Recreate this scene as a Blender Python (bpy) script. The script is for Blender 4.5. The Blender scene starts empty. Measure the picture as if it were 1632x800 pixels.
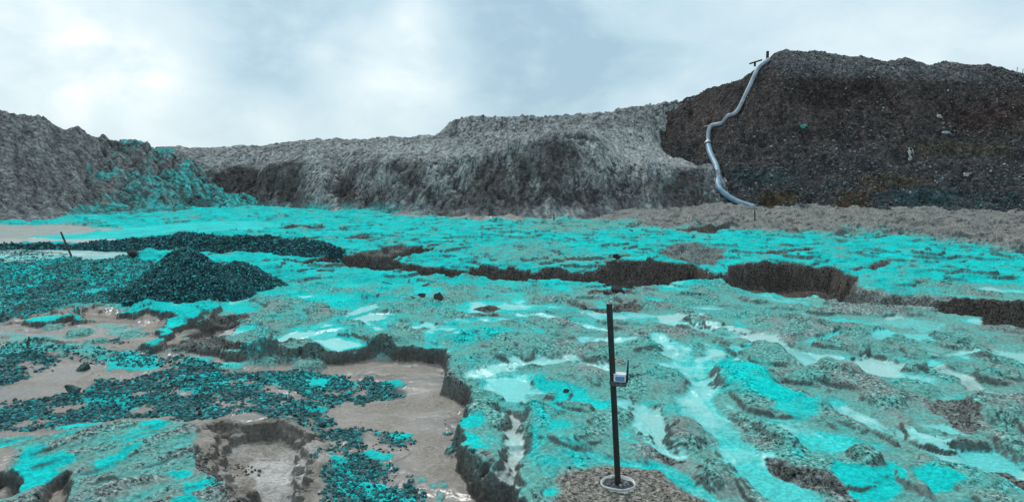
import bpy, bmesh, math, random
import numpy as np
from mathutils import Vector, Matrix

random.seed(7)
RNG = np.random.default_rng(11)
F32 = np.float32
SC = bpy.context.scene
COL = SC.collection

# ------------------------------------------------------------------ camera
CAM_H, FPX, HORIZON = 3.1, 1180.0, 270.0
PITCH = math.atan((400.0 - HORIZON) / FPX)
cam_d = bpy.data.cameras.new("camera")
cam = bpy.data.objects.new("camera", cam_d)
COL.objects.link(cam)
cam.location = (0, 0, CAM_H)
cam.rotation_euler = (math.pi / 2 - PITCH, 0, 0)
cam_d.sensor_width = 36.0
cam_d.lens = FPX / 1632.0 * 36.0
cam_d.clip_start, cam_d.clip_end = 0.1, 5000.0
SC.camera = cam

# ------------------------------------------------------------------ sky, sun, exposure
SUN_EL, SUN_AZ = math.radians(48), math.radians(-14)      # azimuth from +Y, towards +X positive
SKY_STR = 0.1
world = bpy.data.worlds.new("World")
SC.world = world
world.use_nodes = True
wt = world.node_tree
wt.nodes.clear()


class NT:
    """small helper to write node trees"""
    def __init__(s, tree):
        s.t = tree

    def n(s, kind, **kw):
        nd = s.t.nodes.new(kind)
        for k, v in kw.items():
            setattr(nd, k, v)
        return nd

    def l(s, a, b):
        s.t.links.new(a, b)

    def math(s, op, a, b=None, c=None, clamp=False):
        nd = s.n('ShaderNodeMath', operation=op, use_clamp=clamp)
        for i, v in enumerate((a, b, c)):
            if v is None:
                continue
            if isinstance(v, (int, float)):
                nd.inputs[i].default_value = v
            else:
                s.l(v, nd.inputs[i])
        return nd.outputs[0]

    def mix(s, f, a, b, blend='MIX'):
        nd = s.n('ShaderNodeMix', data_type='RGBA', blend_type=blend)
        nd.clamp_factor = True
        for i, v in ((0, f), (6, a), (7, b)):
            if isinstance(v, (int, float)):
                nd.inputs[i].default_value = v
            elif isinstance(v, tuple):
                nd.inputs[i].default_value = v if len(v) == 4 else v + (1,)
            else:
                s.l(v, nd.inputs[i])
        return nd.outputs[2]

    def noise(s, vec, scale, detail=4, rough=.55, dist=0.0):
        nd = s.n('ShaderNodeTexNoise')
        nd.inputs['Scale'].default_value = scale
        nd.inputs['Detail'].default_value = detail
        nd.inputs['Roughness'].default_value = rough
        nd.inputs['Distortion'].default_value = dist
        if vec is not None:
            s.l(vec, nd.inputs['Vector'])
        return nd.outputs['Fac']

    def ramp(s, fac, stops, interp='LINEAR'):
        nd = s.n('ShaderNodeValToRGB')
        cr = nd.color_ramp
        cr.interpolation = interp
        while len(cr.elements) < len(stops):
            cr.elements.new(0.5)
        for e, (p, c) in zip(cr.elements, stops):
            e.position = p
            e.color = c if len(c) == 4 else tuple(c) + (1,)
        s.l(fac, nd.inputs[0])
        return nd.outputs[0]

    def mapr(s, v, a, b, c, d):
        nd = s.n('ShaderNodeMapRange')
        s.l(v, nd.inputs[0])
        for i, q in zip((1, 2, 3, 4), (a, b, c, d)):
            nd.inputs[i].default_value = q
        return nd.outputs[0]


def pix_dir(px, py):
    v = np.array([(px - 816.0) / FPX, (400.0 - py) / FPX, -1.0])
    v /= np.linalg.norm(v)
    a = math.pi / 2 - PITCH
    c, s = math.cos(a), math.sin(a)
    return np.array([v[0], c * v[1] - s * v[2], s * v[1] + c * v[2]])


W = NT(wt)
tc = W.n('ShaderNodeTexCoord')
dirv = tc.outputs['Generated']
sky = W.n('ShaderNodeTexSky', sky_type='NISHITA')
sky.sun_disc = False
sky.sun_elevation = SUN_EL
sky.sun_rotation = SUN_AZ
sky.air_density, sky.dust_density = 1.0, 2.0
# cloud density field over the sky directions
mp = W.n('ShaderNodeMapping')
mp.inputs['Scale'].default_value = (1.0, 1.0, 1.7)
W.l(dirv, mp.inputs['Vector'])
n1 = W.noise(mp.outputs[0], 2.6, 7, .5, .25)
n2 = W.noise(mp.outputs[0], 8.0, 6, .55, .5)
val = W.math('ADD', W.math('MULTIPLY', n1, .70), W.math('MULTIPLY', n2, .40))
val = W.math('ADD', val, -0.07)
n3 = W.noise(mp.outputs[0], 6.0, 6, .55, .3)
brk = W.mapr(n3, .35, .65, .35, 1.65)          # breaks the bright and dark banks up into cloud shapes
for (px, py, k, w) in ((120, 50, 70, .15), (215, 105, 260, .15), (110, 128, 900, .10), (250, 110, 900, .08), (420, 50, 60, -.20), (330, 20, 200, -.05),
                       (668, 20, 1500, .13), (656, 62, 1500, .14), (655, 100, 1500, .07), (600, 108, 2500, .08), (690, 165, 700, .15), (705, 100, 1200, .07), (660, 90, 200, .07), (560, 185, 300, .06), (560, 190, 200, .06), (430, 222, 1200, .10),
                       (830, 40, 90, -.14), (900, 140, 90, -.07), (960, 10, 300, .06), (1130, 90, 80, -.04),
                       (1350, 30, 40, .03), (1560, 60, 60, .06), (160, 190, 120, -.05)):
    d = pix_dir(px, py)
    dp = W.n('ShaderNodeVectorMath', operation='DOT_PRODUCT')
    W.l(dirv, dp.inputs[0])
    dp.inputs[1].default_value = tuple(d)
    e = W.math('EXPONENT', W.math('MULTIPLY', W.math('SUBTRACT', dp.outputs['Value'], 1.0), float(k)))
    val = W.math('ADD', val, W.math('MULTIPLY', W.math('MULTIPLY', e, brk), float(w) * 1.35))
K = 1.0 / SKY_STR
cloud = W.ramp(val, [(.20, (.35, .52, .64)), (.38, (.48, .655, .755)), (.52, (.60, .755, .825)),
                     (.68, (.74, .865, .91)), (.84, (.96, .985, .99))])
cloud = W.mix(1.0, cloud, (K, K, K), 'MULTIPLY')
skymix = W.mix(.93, sky.outputs[0], cloud)
bg = W.n('ShaderNodeBackground')
W.l(skymix, bg.inputs[0])
bg.inputs[1].default_value = SKY_STR
W.l(bg.outputs[0], W.n('ShaderNodeOutputWorld').inputs[0])

sun_d = bpy.data.lights.new("sun", 'SUN')
sun_d.energy = 1.5
sun_d.angle = math.radians(11)
sun_d.color = (1.0, .97, .93)
sun = bpy.data.objects.new("sun", sun_d)
COL.objects.link(sun)
sd_ = Vector((math.sin(SUN_AZ) * math.cos(SUN_EL), math.cos(SUN_AZ) * math.cos(SUN_EL), math.sin(SUN_EL)))
sun.rotation_euler = sd_.to_track_quat('Z', 'Y').to_euler()

SC.view_settings.view_transform = 'Standard'
SC.view_settings.look = 'None'
SC.view_settings.exposure = 0.16
SC.view_settings.gamma = 1.0
SC.view_settings.use_curve_mapping = False
SC.render.engine = 'CYCLES'
SC.cycles.max_bounces = 4
SC.cycles.diffuse_bounces = 2

# ------------------------------------------------------------------ numpy noise
_P = np.random.default_rng(5).permutation(256).astype(np.int32)
_P = np.concatenate([_P, _P, _P])
_A = np.linspace(0, 2 * np.pi, 256, endpoint=False)
_GX, _GY = np.cos(_A).astype(F32), np.sin(_A).astype(F32)


def perlin(x, y, seed=0):
    x = np.asarray(x, F32) + F32(seed * 17.31 + 100)
    y = np.asarray(y, F32) + F32(seed * 9.77 + 300)
    xf0, yf0 = np.floor(x), np.floor(y)
    xi = xf0.astype(np.int32) & 255
    yi = yf0.astype(np.int32) & 255
    xf, yf = x - xf0, y - yf0
    u = xf * xf * xf * (xf * (xf * 6 - 15) + 10)
    v = yf * yf * yf * (yf * (yf * 6 - 15) + 10)
    a, b = _P[xi], _P[xi + 1]
    aa, ab, ba, bb = _P[a + yi], _P[a + yi + 1], _P[b + yi], _P[b + yi + 1]
    n00 = _GX[aa] * xf + _GY[aa] * yf
    n10 = _GX[ba] * (xf - 1) + _GY[ba] * yf
    n01 = _GX[ab] * xf + _GY[ab] * (yf - 1)
    n11 = _GX[bb] * (xf - 1) + _GY[bb] * (yf - 1)
    l0 = n00 + u * (n10 - n00)
    l1 = n01 + u * (n11 - n01)
    return (l0 + v * (l1 - l0)) * F32(1.5)


def fbm(x, y, oct=4, seed=0, gain=.5, lac=2.03):
    s = np.zeros(np.broadcast(x, y).shape, F32)
    a, t = 1.0, 0.0
    for i in range(oct):
        s += F32(a) * perlin(x * F32(lac ** i), y * F32(lac ** i), seed + i * 3)
        t += a
        a *= gain
    return s / F32(t)


def ridged(x, y, oct=4, seed=0, gain=.5, lac=2.03):
    s = np.zeros(np.broadcast(x, y).shape, F32)
    a, t = 1.0, 0.0
    for i in range(oct):
        s += F32(a) * (1 - np.abs(perlin(x * F32(lac ** i), y * F32(lac ** i), seed + i * 3)) * 2)
        t += a
        a *= gain
    return s / F32(t)


def sst(a, b, x):
    t = np.clip((x - a) / (b - a), 0, 1)
    return (t * t * (3 - 2 * t)).astype(F32)


def lerp(a, b, t):
    return a + (b - a) * t


def unproj(px, py, z=0.0):
    d = pix_dir(px, py)
    k = (z - CAM_H) / d[2]
    return d[0] * k, d[1] * k


def ray_z(px, py, depth):
    """height of the sight line through a picture point at ground distance 'depth' (along +Y)"""
    d = pix_dir(px, py)
    return CAM_H + d[2] / d[1] * depth


def to_world(poly, z=0.0):
    return np.array([unproj(p[0], p[1], z) for p in poly], F32)


# ------------------------------------------------------------------ materials
def earth_mat(name, bump_scale=30.0, bump=.4, var=.35, rough=.9, fine=90.0, attr='col', crack=0.0, crack_scale=3.0, use_wet=False, dist=.02,
              grain=0.0, grain_scale=4.0, spec=.12):
    """earth: attribute colour broken by noise; 'grain' is the stony speckle (read from the attribute 'peb' on the ground)"""
    m = bpy.data.materials.new(name)
    m.use_nodes = True
    m.node_tree.nodes.clear()
    N = NT(m.node_tree)
    out = N.n('ShaderNodeOutputMaterial')
    pb = N.n('ShaderNodeBsdfPrincipled')
    N.l(pb.outputs[0], out.inputs[0])
    geo = N.n('ShaderNodeNewGeometry')
    pos = geo.outputs['Position']
    at = N.n('ShaderNodeAttribute', attribute_name=attr)
    a = N.noise(pos, bump_scale, 6, .65)
    b = N.noise(pos, fine, 4, .6)
    v = N.math('ADD', N.math('MULTIPLY', a, .6), N.math('MULTIPLY', b, .4))
    v = N.mapr(v, .33, .67, 1 - var, 1 + var)
    h = N.math('ADD', a, N.math('MULTIPLY', b, .35))
    wetn = None
    if use_wet:
        wetn = N.n('ShaderNodeAttribute', attribute_name='wet').outputs['Fac']
        v = N.math('ADD', N.math('MULTIPLY', wetn, .8), N.math('MULTIPLY', N.math('SUBTRACT', 1.0, N.math('MULTIPLY', wetn, .8)), v))
        N.l(N.mapr(wetn, 0, 1, rough, .26), pb.inputs['Roughness'])
    else:
        pb.inputs['Roughness'].default_value = rough
    if grain:
        g = N.noise(pos, grain_scale, 4, .78)
        gm = N.mapr(g, .39, .61, 0, 1)
        if use_wet:
            pa = N.n('ShaderNodeAttribute', attribute_name='peb').outputs['Fac']
            edge = N.noise(pos, 9.0, 6, .75)
            pf = N.mapr(N.math('ADD', pa, N.math('MULTIPLY', N.math('SUBTRACT', edge, .5), 2.0)), .30, .62, .34, 1)
            pf = N.math('MULTIPLY', pf, N.math('SUBTRACT', 1.0, N.math('MULTIPLY', wetn, .7)))
            gf = N.math('MULTIPLY', pf, grain)
        else:
            gf = grain
        mul = N.mapr(gm, 0, 1, .12, 1.86)
        gmul = N.math('ADD', 1.0, N.math('MULTIPLY', N.math('SUBTRACT', mul, 1.0), gf))
        v = N.math('MULTIPLY', v, gmul)
        h = N.math('ADD', h, N.math('MULTIPLY', N.math('MULTIPLY', gm, gf), 2.4))
    cc = N.n('ShaderNodeCombineColor')
    for i in range(3):
        N.l(v, cc.inputs[i])
    c = N.mix(1.0, at.outputs['Color'], cc.outputs[0], 'MULTIPLY')
    if crack > 0:
        vo = N.n('ShaderNodeTexVoronoi', feature='DISTANCE_TO_EDGE')
        wv = N.n('ShaderNodeVectorMath', operation='ADD')
        nc = N.n('ShaderNodeTexNoise')
        nc.inputs['Scale'].default_value = crack_scale * 1.5
        nc.inputs['Detail'].default_value = 3
        N.l(pos, nc.inputs['Vector'])
        sc = N.n('ShaderNodeVectorMath', operation='SCALE')
        N.l(nc.outputs['Color'], sc.inputs[0])
        sc.inputs['Scale'].default_value = 1.2 / crack_scale
        N.l(pos, wv.inputs[0])
        N.l(sc.outputs[0], wv.inputs[1])
        N.l(wv.outputs[0], vo.inputs['Vector'])
        vo.inputs['Scale'].default_value = crack_scale
        e = N.mapr(vo.outputs['Distance'], 0, .12, 0, 1)
        h = N.math('ADD', h, N.math('MULTIPLY', e, crack))
    bp = N.n('ShaderNodeBump')
    if use_wet:
        N.l(N.mapr(wetn, 0, 1, bump, bump * .2), bp.inputs['Strength'])
    else:
        bp.inputs['Strength'].default_value = bump
    bp.inputs['Distance'].default_value = dist
    N.l(h, bp.inputs['Height'])
    N.l(bp.outputs[0], pb.inputs['Normal'])
    N.l(c, pb.inputs['Base Color'])
    if use_wet:
        N.l(N.mapr(wetn, .3, 1, spec, .30), pb.inputs['Specular IOR Level'])
    else:
        pb.inputs['Specular IOR Level'].default_value = spec
    return m


def plain_mat(name, color, rough=.6, var=.25, scale=20.0, metal=0.0, bump=.15, spec=.4, color2=None, split=(.45, .6)):
    m = bpy.data.materials.new(name)
    m.use_nodes = True
    m.node_tree.nodes.clear()
    N = NT(m.node_tree)
    out = N.n('ShaderNodeOutputMaterial')
    pb = N.n('ShaderNodeBsdfPrincipled')
    N.l(pb.outputs[0], out.inputs[0])
    tcn = N.n('ShaderNodeTexCoord')
    a = N.noise(tcn.outputs['Object'], scale, 6, .6)
    v = N.mapr(a, .3, .7, 1 - var, 1 + var)
    cc = N.n('ShaderNodeCombineColor')
    for i in range(3):
        N.l(v, cc.inputs[i])
    base = tuple(color)
    if color2:
        f = N.mapr(N.noise(tcn.outputs['Object'], scale * .6, 5, .65, .4), split[0], split[1], 0, 1)
        base = N.mix(f, tuple(color), tuple(color2))
    c = N.mix(1.0, base, cc.outputs[0], 'MULTIPLY')
    N.l(c, pb.inputs['Base Color'])
    pb.inputs['Roughness'].default_value = rough
    pb.inputs['Metallic'].default_value = metal
    pb.inputs['Specular IOR Level'].default_value = spec
    bp = N.n('ShaderNodeBump')
    bp.inputs['Strength'].default_value = bump
    bp.inputs['Distance'].default_value = .01
    N.l(a, bp.inputs['Height'])
    N.l(bp.outputs[0], pb.inputs['Normal'])
    return m


# ------------------------------------------------------------------ mesh helpers
def tag(o, label=None, cat=None, group=None, kind=None):
    if label:
        o['label'] = label
    if cat:
        o['category'] = cat
    if group:
        o['group'] = group
    if kind:
        o['kind'] = kind
    return o


def np_mesh(name, verts, faces, mat, col=None, wet=None, smooth=True, parent=None, peb=None):
    """faces: (n,3) or (n,4) int array"""
    me = bpy.data.meshes.new(name)
    nv, nf, k = len(verts), len(faces), faces.shape[1]
    me.vertices.add(nv)
    me.vertices.foreach_set('co', np.ascontiguousarray(verts, F32).ravel())
    me.loops.add(nf * k)
    me.loops.foreach_set('vertex_index', np.ascontiguousarray(faces, np.int32).ravel())
    me.polygons.add(nf)
    me.polygons.foreach_set('loop_start', np.arange(0, nf * k, k, dtype=np.int32))
    me.update(calc_edges=True)
    me.polygons.foreach_set('use_smooth', np.full(nf, smooth, bool))
    if col is not None:
        at = me.color_attributes.new('col', 'FLOAT_COLOR', 'POINT')
        c4 = np.ones((nv, 4), F32)
        c4[:, :3] = col
        at.data.foreach_set('color', c4.ravel())
    if wet is not None:
        at = me.attributes.new('wet', 'FLOAT', 'POINT')
        at.data.foreach_set('value', np.ascontiguousarray(wet, F32).ravel())
    if peb is not None:
        at = me.attributes.new('peb', 'FLOAT', 'POINT')
        at.data.foreach_set('value', np.ascontiguousarray(peb, F32).ravel())
    me.materials.append(mat)
    o = bpy.data.objects.new(name, me)
    COL.objects.link(o)
    if parent:
        o.parent = parent
    return o


def grid_faces(nr, nc):
    i = np.arange(nr * nc, dtype=np.int32).reshape(nr, nc)
    return np.stack([i[:-1, :-1], i[:-1, 1:], i[1:, 1:], i[1:, :-1]], -1).reshape(-1, 4)


def grid_normals(X, Y, Z):
    P = np.stack([X, Y, Z], -1)
    du = np.gradient(P, axis=1)
    dv = np.gradient(P, axis=0)
    n = np.cross(du, dv)
    n /= np.linalg.norm(n, axis=-1, keepdims=True) + 1e-9
    n[n[..., 2] < 0] *= -1
    return n.astype(F32)


# ------------------------------------------------------------------ the ground
t_main = np.linspace(-.80, .80, 1300)
t_side = np.geomspace(.803, 3.2, 50)
T = np.concatenate([-t_side[::-1], t_main, t_side]).astype(F32)
D = np.concatenate([np.linspace(.8, 4.6, 40, endpoint=False), np.geomspace(4.6, 64, 1250, endpoint=False),
                    np.geomspace(64, 900, 50)]).astype(F32)
NR, NC = len(D), len(T)
GX = (D[:, None] * T[None, :]).astype(F32)
GY = np.repeat(D[:, None], NC, 1).astype(F32)
SH = GX.shape
# picture position of each ground point (only used to place regions of the site on the plan)
cp, sp = math.cos(PITCH), math.sin(PITCH)
_dep = GY * cp + CAM_H * sp
PU = 816 + FPX * GX / _dep
PV = 400 + FPX * (CAM_H * cp - GY * sp) / _dep

# warped plan coordinates: ragged outlines
w1x, w1y = fbm(GX / .45, GY / .45, 4, 1), fbm(GX / .45, GY / .45, 4, 2)
w2x, w2y = fbm(GX / 2.2, GY / 2.2, 3, 3), fbm(GX / 2.2, GY / 2.2, 3, 4)
farw = sst(8, 26, GY)
WX = (GX + w1x * (.10 + .10 * farw) + w2x * (.10 + .5 * farw)).ravel()
WY = (GY + w1y * (.10 + .16 * farw) + w2y * (.10 + .5 * farw)).ravel()
WX0, WY0 = (GX + w1x * .07).ravel(), (GY + w1y * .07).ravel()


def sd_poly(poly, margin, soft_warp=True, X=None, Y=None):
    """signed distance (metres, negative inside) to a plan polygon, on the points within 'margin'"""
    if X is None:
        X, Y = (WX, WY) if soft_warp else (WX0, WY0)
    lo, hi = poly.min(0) - margin, poly.max(0) + margin
    idx = np.nonzero((X > lo[0]) & (X < hi[0]) & (Y > lo[1]) & (Y < hi[1]))[0]
    x, y = X[idx], Y[idx]
    d = np.full(len(idx), 1e9, F32)
    s = np.ones(len(idx), F32)
    n = len(poly)
    for i in range(n):
        ax, ay = poly[i]
        bx, by = poly[i - 1]
        ex, ey = bx - ax, by - ay
        wx, wy = x - ax, y - ay
        t = np.clip((wx * ex + wy * ey) / (ex * ex + ey * ey + 1e-9), 0, 1)
        qx, qy = wx - ex * t, wy - ey * t
        d = np.minimum(d, qx * qx + qy * qy)
        c1, c2, c3 = y >= ay, y < by, ex * wy > ey * wx
        flip = (c1 & c2 & c3) | (~c1 & ~c2 & ~c3)
        s[flip] *= -1
    return idx, s * np.sqrt(d)


def sd_line(line, margin, soft_warp=True):
    """distance to a plan polyline and position along it (0..1)"""
    X, Y = (WX, WY) if soft_warp else (WX0, WY0)
    lo, hi = line.min(0) - margin, line.max(0) + margin
    idx = np.nonzero((X > lo[0]) & (X < hi[0]) & (Y > lo[1]) & (Y < hi[1]))[0]
    x, y = X[idx], Y[idx]
    best = np.full(len(idx), 1e9, F32)
    along = np.zeros(len(idx), F32)
    n = len(line) - 1
    for i in range(n):
        ax, ay = line[i]
        bx, by = line[i + 1]
        ex, ey = bx - ax, by - ay
        wx, wy = x - ax, y - ay
        t = np.clip((wx * ex + wy * ey) / (ex * ex + ey * ey + 1e-9), 0, 1)
        q = (wx - ex * t) ** 2 + (wy - ey * t) ** 2
        m = q < best
        best[m] = q[m]
        along[m] = ((i + t) / n)[m]
    return idx, np.sqrt(best), along


# --- generic tailings surface -------------------------------------------------
fx, fy = .42, -.907                                    # run-off direction on the right: towards the viewer and right
fa, fb = GX * fx + GY * fy, GX * fy * -1 + GY * fx     # along / across the flow
wob = fbm(GX / 1.3, GY / 1.3, 3, 21)
gen = fbm(fb / 1.05 + wob * .7, fa / 1.9 + w2x * .5, 5, 20, .52)
gen2 = fbm(GX / .55 + w1x * .5, GY / .62 + w1y * .5, 4, 24, .5)
far = sst(17.5, 21, GY + w2x * 2)                      # plateau beyond the gully
near = 1 - far
mound = sst(-.06, .24, gen)
low = sst(-.10, -.30, gen)
H = np.zeros(SH, F32)
H += .10 * fbm(GX / 7, GY / 7, 3, 30)
scarp = sst(.02, .10, gen + .25 * gen2)                # little undercut edges of the mounds
H += near * (.062 * mound + .035 * scarp * sst(-.1, .3, wob) - .02 * low + .022 * gen2 * (1 - low * .8))
# far plateau: stepped sheets with torn edges
ft = fbm(GX / 2.6 + w2y * .4, GY / 3.2 + w2x * .6, 5, 40, .55)
ft2 = fbm(GX / .9 + w2y * .3, GY / 1.5, 4, 44, .55)
step = ft * 3.6 + .8 * ft2 + .5 * w2x
tornw = sst(-.25, .25, fbm(GX / 1.8, GY / 2.5, 3, 48))          # torn only here and there
stp = np.floor(step) + lerp(step - np.floor(step), sst(.42, .58, step - np.floor(step)), tornw)
H += far * (.11 * stp + .05 * ft2 + .03 * ridged(GX / .6, GY / 1.0, 3, 47))
PEB = (near * sst(.0, .30, gen + .2 * gen2) * .95 + far * .25).astype(F32)
tn = fbm(GX / 1.7, GY / 2.3, 4, 50)
tn2 = fbm(GX / .5, GY / .7, 4, 53)
TEAL = (near * (.38 + .34 * tn - .20 * mound + .28 * low + .22 * tn2 + .08) +
        far * (.80 + .30 * tn + .22 * tn2 - .25 * sst(.1, .5, ft2))).astype(F32)
# middle distance is bluer, right foreground greyer
TEAL += near * (.20 * sst(11, 16, GY) * sst(1100, 700, PU) - .06 * sst(1150, 1500, PU))
PALE = (near * low * sst(-.1, .25, tn) * .7).astype(F32)
MUD = np.zeros(SH, F32)
SMO = (near * low).astype(F32)                         # smooth silted surfaces
GREY = np.zeros(SH, F32)                               # bare grey dirt
DARK = np.zeros(SH, F32)
H, PEB, TEAL, PALE, MUD, SMO, GREY, DARK = [a.ravel().astype(F32) for a in (H, PEB, TEAL, PALE, MUD, SMO, GREY, DARK)]
tfine = fbm(GX / .30, GY / .42, 6, 120, .62)
tf_f = tfine.ravel()
gen_f, gen2_f, tn_f, tn2_f, w1f = gen.ravel(), gen2.ravel(), tn.ravel(), tn2.ravel(), w1x.ravel()
GYf, GXf = GY.ravel(), GX.ravel()


def setw(arr, idx, val, w):
    arr[idx] = arr[idx] + (val - arr[idx]) * w


def pool(poly, teal=.9, pale=0.0, depth=.03, edge=.10, peb=0.0, mud=None, flat=.85):
    idx, sd = sd_poly(to_world(poly), .5)
    w = sst(edge * .7, -edge * .7, sd + .10 * tn2_f[idx] + .14 * tf_f[idx])
    setw(TEAL, idx, teal + .10 * tn2_f[idx], w)
    setw(PALE, idx, pale, w)
    setw(PEB, idx, peb, w)
    setw(SMO, idx, 1.0, w)
    if mud is not None:
        setw(MUD, idx, mud, w)
    if len(idx) and w.max() > .3:
        lvl = np.percentile(H[idx][w > .5], 30) if (w > .5).any() else 0
        setw(H, idx, lvl - depth, w * flat)


def chan(line, w0, w1, teal=.85, pale=0.0, depth=.06, peb=0.0):
    """run-off channel along picture points; widths in metres"""
    idx, d, a = sd_line(to_world(line), 1.0)
    wd = w0 + (w1 - w0) * a
    wd = wd * (.78 + .5 * tn2_f[idx] + .35 * tf_f[idx])
    w = sst(wd * .75, wd * .40, d)
    setw(TEAL, idx, teal + .04 + .30 * tn2_f[idx], w)
    setw(PALE, idx, np.clip(pale + .05 + .7 * tn2_f[idx] + .4 * tf_f[idx], 0, 1), w)
    setw(PEB, idx, peb, w)
    setw(SMO, idx, .45, w)
    H[idx] -= depth * sst(wd, wd * .2, d)


def mnd(cx, cy, rx, ry, h=.10, teal=.28, peb=1.0, rot=0.0, steep=.45):
    """pebbly clay mound: centre and radii as picture points on the plan"""
    x0, y0 = unproj(cx, cy)
    ax = abs(unproj(cx + rx, cy)[0] - x0)
    ay = max(abs(unproj(cx, cy - ry)[1] - y0), abs(unproj(cx, cy + ry)[1] - y0))
    X, Y = WX, WY
    m = max(ax, ay) * 1.5
    idx = np.nonzero((np.abs(X - x0) < m) & (np.abs(Y - y0) < m))[0]
    dx, dy = X[idx] - x0, Y[idx] - y0
    c, s = math.cos(rot), math.sin(rot)
    r = np.sqrt(((dx * c + dy * s) / ax) ** 2 + ((-dx * s + dy * c) / ay) ** 2) + .12 * gen2_f[idx]
    w = sst(1.05, steep, r)
    H[idx] += h * .72 * w
    w2 = sst(1.12, .75, r)
    setw(TEAL, idx, teal + .20 + .28 * tn_f[idx] + .2 * tn2_f[idx], w2)
    setw(PALE, idx, 0, w2)
    setw(PEB, idx, peb * (.50 + 1.0 * tn2_f[idx]), w2)
    setw(MUD, idx, 0, w2)
    setw(SMO, idx, 0, w2)


def trench(poly, depth, edge=.16, dark=1.0):
    idx, sd = sd_poly(to_world(poly), 1.2, soft_warp=False)
    rag = .06 * w1f[idx] + .45 * edge * gen2_f[idx] + .07 * tf_f[idx] + .06 * fbm(GXf[idx] / .22, GYf[idx] / 1.2, 3, 131)
    w = sst(edge * .5, -edge * .5, sd + rag)
    H[idx] -= depth * w
    wd = sst(edge * .60, edge * .42, sd + rag)
    setw(TEAL, idx, .0, wd)
    setw(PALE, idx, 0, wd)
    setw(PEB, idx, lerp(.8, .65, sst(11, 16, GYf[idx])), wd)
    setw(SMO, idx, 0, wd)
    setw(DARK, idx, dark, wd)


# --- grey dirt berm at the foot of the spoil heap ------------------------------
berm = [(600, 343), (760, 347), (900, 350), (1000, 353), (1010, 366), (1130, 371), (1250, 374), (1400, 377), (1480, 386), (1560, 400),
        (1640, 412), (1760, 425), (1800, 345), (1632, 340), (1300, 332), (1000, 333), (880, 340), (600, 336)]
idx, sd = sd_poly(to_world(berm), 3.0)
w = sst(1.0, -1.6, sd + 1.0 * tn2_f[idx])
setw(TEAL, idx, .07 + .18 * tn_f[idx], w)
setw(GREY, idx, 1, w)
setw(PEB, idx, .5, w)
rg = fbm(GXf[idx] / 1.6, GYf[idx] / 2.2, 5, 60, .6) + .5 * ridged(GXf[idx] / 2.2, GYf[idx] / 2.8, 4, 62)
rightw = sst(900, 1150, PU.ravel()[idx])
H[idx] += w * rightw * (.25 + .55 * rg) * .9
idx, sd = sd_poly(to_world([(640, 340), (760, 344), (900, 345), (960, 343), (985, 341), (960, 348), (880, 352), (760, 350), (640, 345)]), 2)
setw(MUD, idx, .7, sst(.6, -.8, sd))
setw(TEAL, idx, .05, sst(.6, -.8, sd))
setw(SMO, idx, .6, sst(.6, -.8, sd))
# greyer patch of the far plateau
for poly, tv in (([(850, 352), (1000, 353), (1010, 368), (900, 374), (760, 368)], .42),
                 ([(760, 395), (870, 380), (900, 395), (980, 405), (960, 425), (860, 430), (760, 425)], .45),
                 ([(640, 352), (700, 350), (820, 356), (800, 372), (690, 372)], .72)):
    idx, sd = sd_poly(to_world(poly), 3)
    setw(TEAL, idx, tv + .3 * tn2_f[idx], sst(1.0, -2.0, sd) * .9)

# --- muddy far left -----------------------------------------------------------
for poly, kw in (([(-120, 358), (0, 357), (110, 358), (200, 365), (120, 372), (0, 380), (-120, 384)], dict(teal=.22, pale=.2, mud=.55)),
                 ([(-120, 380), (60, 378), (180, 378), (230, 384), (140, 388), (-120, 390)], dict(teal=.1, pale=.85, mud=.2)),
                 ([(40, 374), (150, 370), (280, 355), (420, 352), (460, 362), (330, 370), (190, 379), (90, 380)], dict(teal=1.0, pale=.05)),
                 ([(-140, 396), (120, 396), (280, 396), (270, 404), (190, 414), (60, 418), (-140, 426)], dict(teal=.35, pale=.92, mud=.1)),
                 ([(-140, 406), (100, 405), (240, 402), (255, 405), (190, 412), (60, 414), (-140, 418)], dict(teal=.75, pale=.45)),
                 ([(330, 395), (420, 392), (470, 396), (420, 402), (340, 401)], dict(teal=.4, pale=.8))):
    pool(poly, depth=.02, edge=.35, **kw)

# --- mud basin on the left and in front ----------------------------------------
basin = [(-160, 500), (-40, 492), (60, 500), (120, 484), (210, 492), (262, 500), (300, 512), (356, 505), (384, 512), (350, 530), (290, 534), (262, 548),
         (330, 556), (384, 566), (450, 566), (524, 560), (569, 551), (608, 545), (640, 552), (672, 551), (702, 553), (719, 566),
         (712, 583), (702, 596), (728, 611), (754, 630), (753, 648), (738, 668), (728, 690), (745, 722), (764, 745),
         (780, 760), (822, 772), (850, 860), (-200, 860)]
idx, sd = sd_poly(to_world(basin), 1.5, soft_warp=False)
jag = .08 * tn2_f[idx] + .06 * w1f[idx] + .06 * tf_f[idx] + .05 * fbm(GXf[idx] / .16, GYf[idx] / .16, 3, 133) + sst(540, 440, PU.ravel()[idx]) * .45 * gen2_f[idx]
hard = sst(230, 330, PU.ravel()[idx])                  # sharp bank on the right, soft on the left
ew = lerp(.5, .06, hard)
w = sst(ew * .6, -ew, sd + jag)
bdep = lerp(.13, .27, sst(440, 560, PU.ravel()[idx]))
H[idx] = lerp(H[idx], H[idx] * .35 - bdep, w)
wi = sst(.03, -.05, sd + jag)
setw(MUD, idx, 1.0, wi)
setw(TEAL, idx, .02, wi)
setw(PALE, idx, 0, wi)
setw(PEB, idx, .0, wi)
setw(SMO, idx, .8, wi)
BAS = np.zeros(SH, F32).ravel()
BAS[idx] = wi

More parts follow.
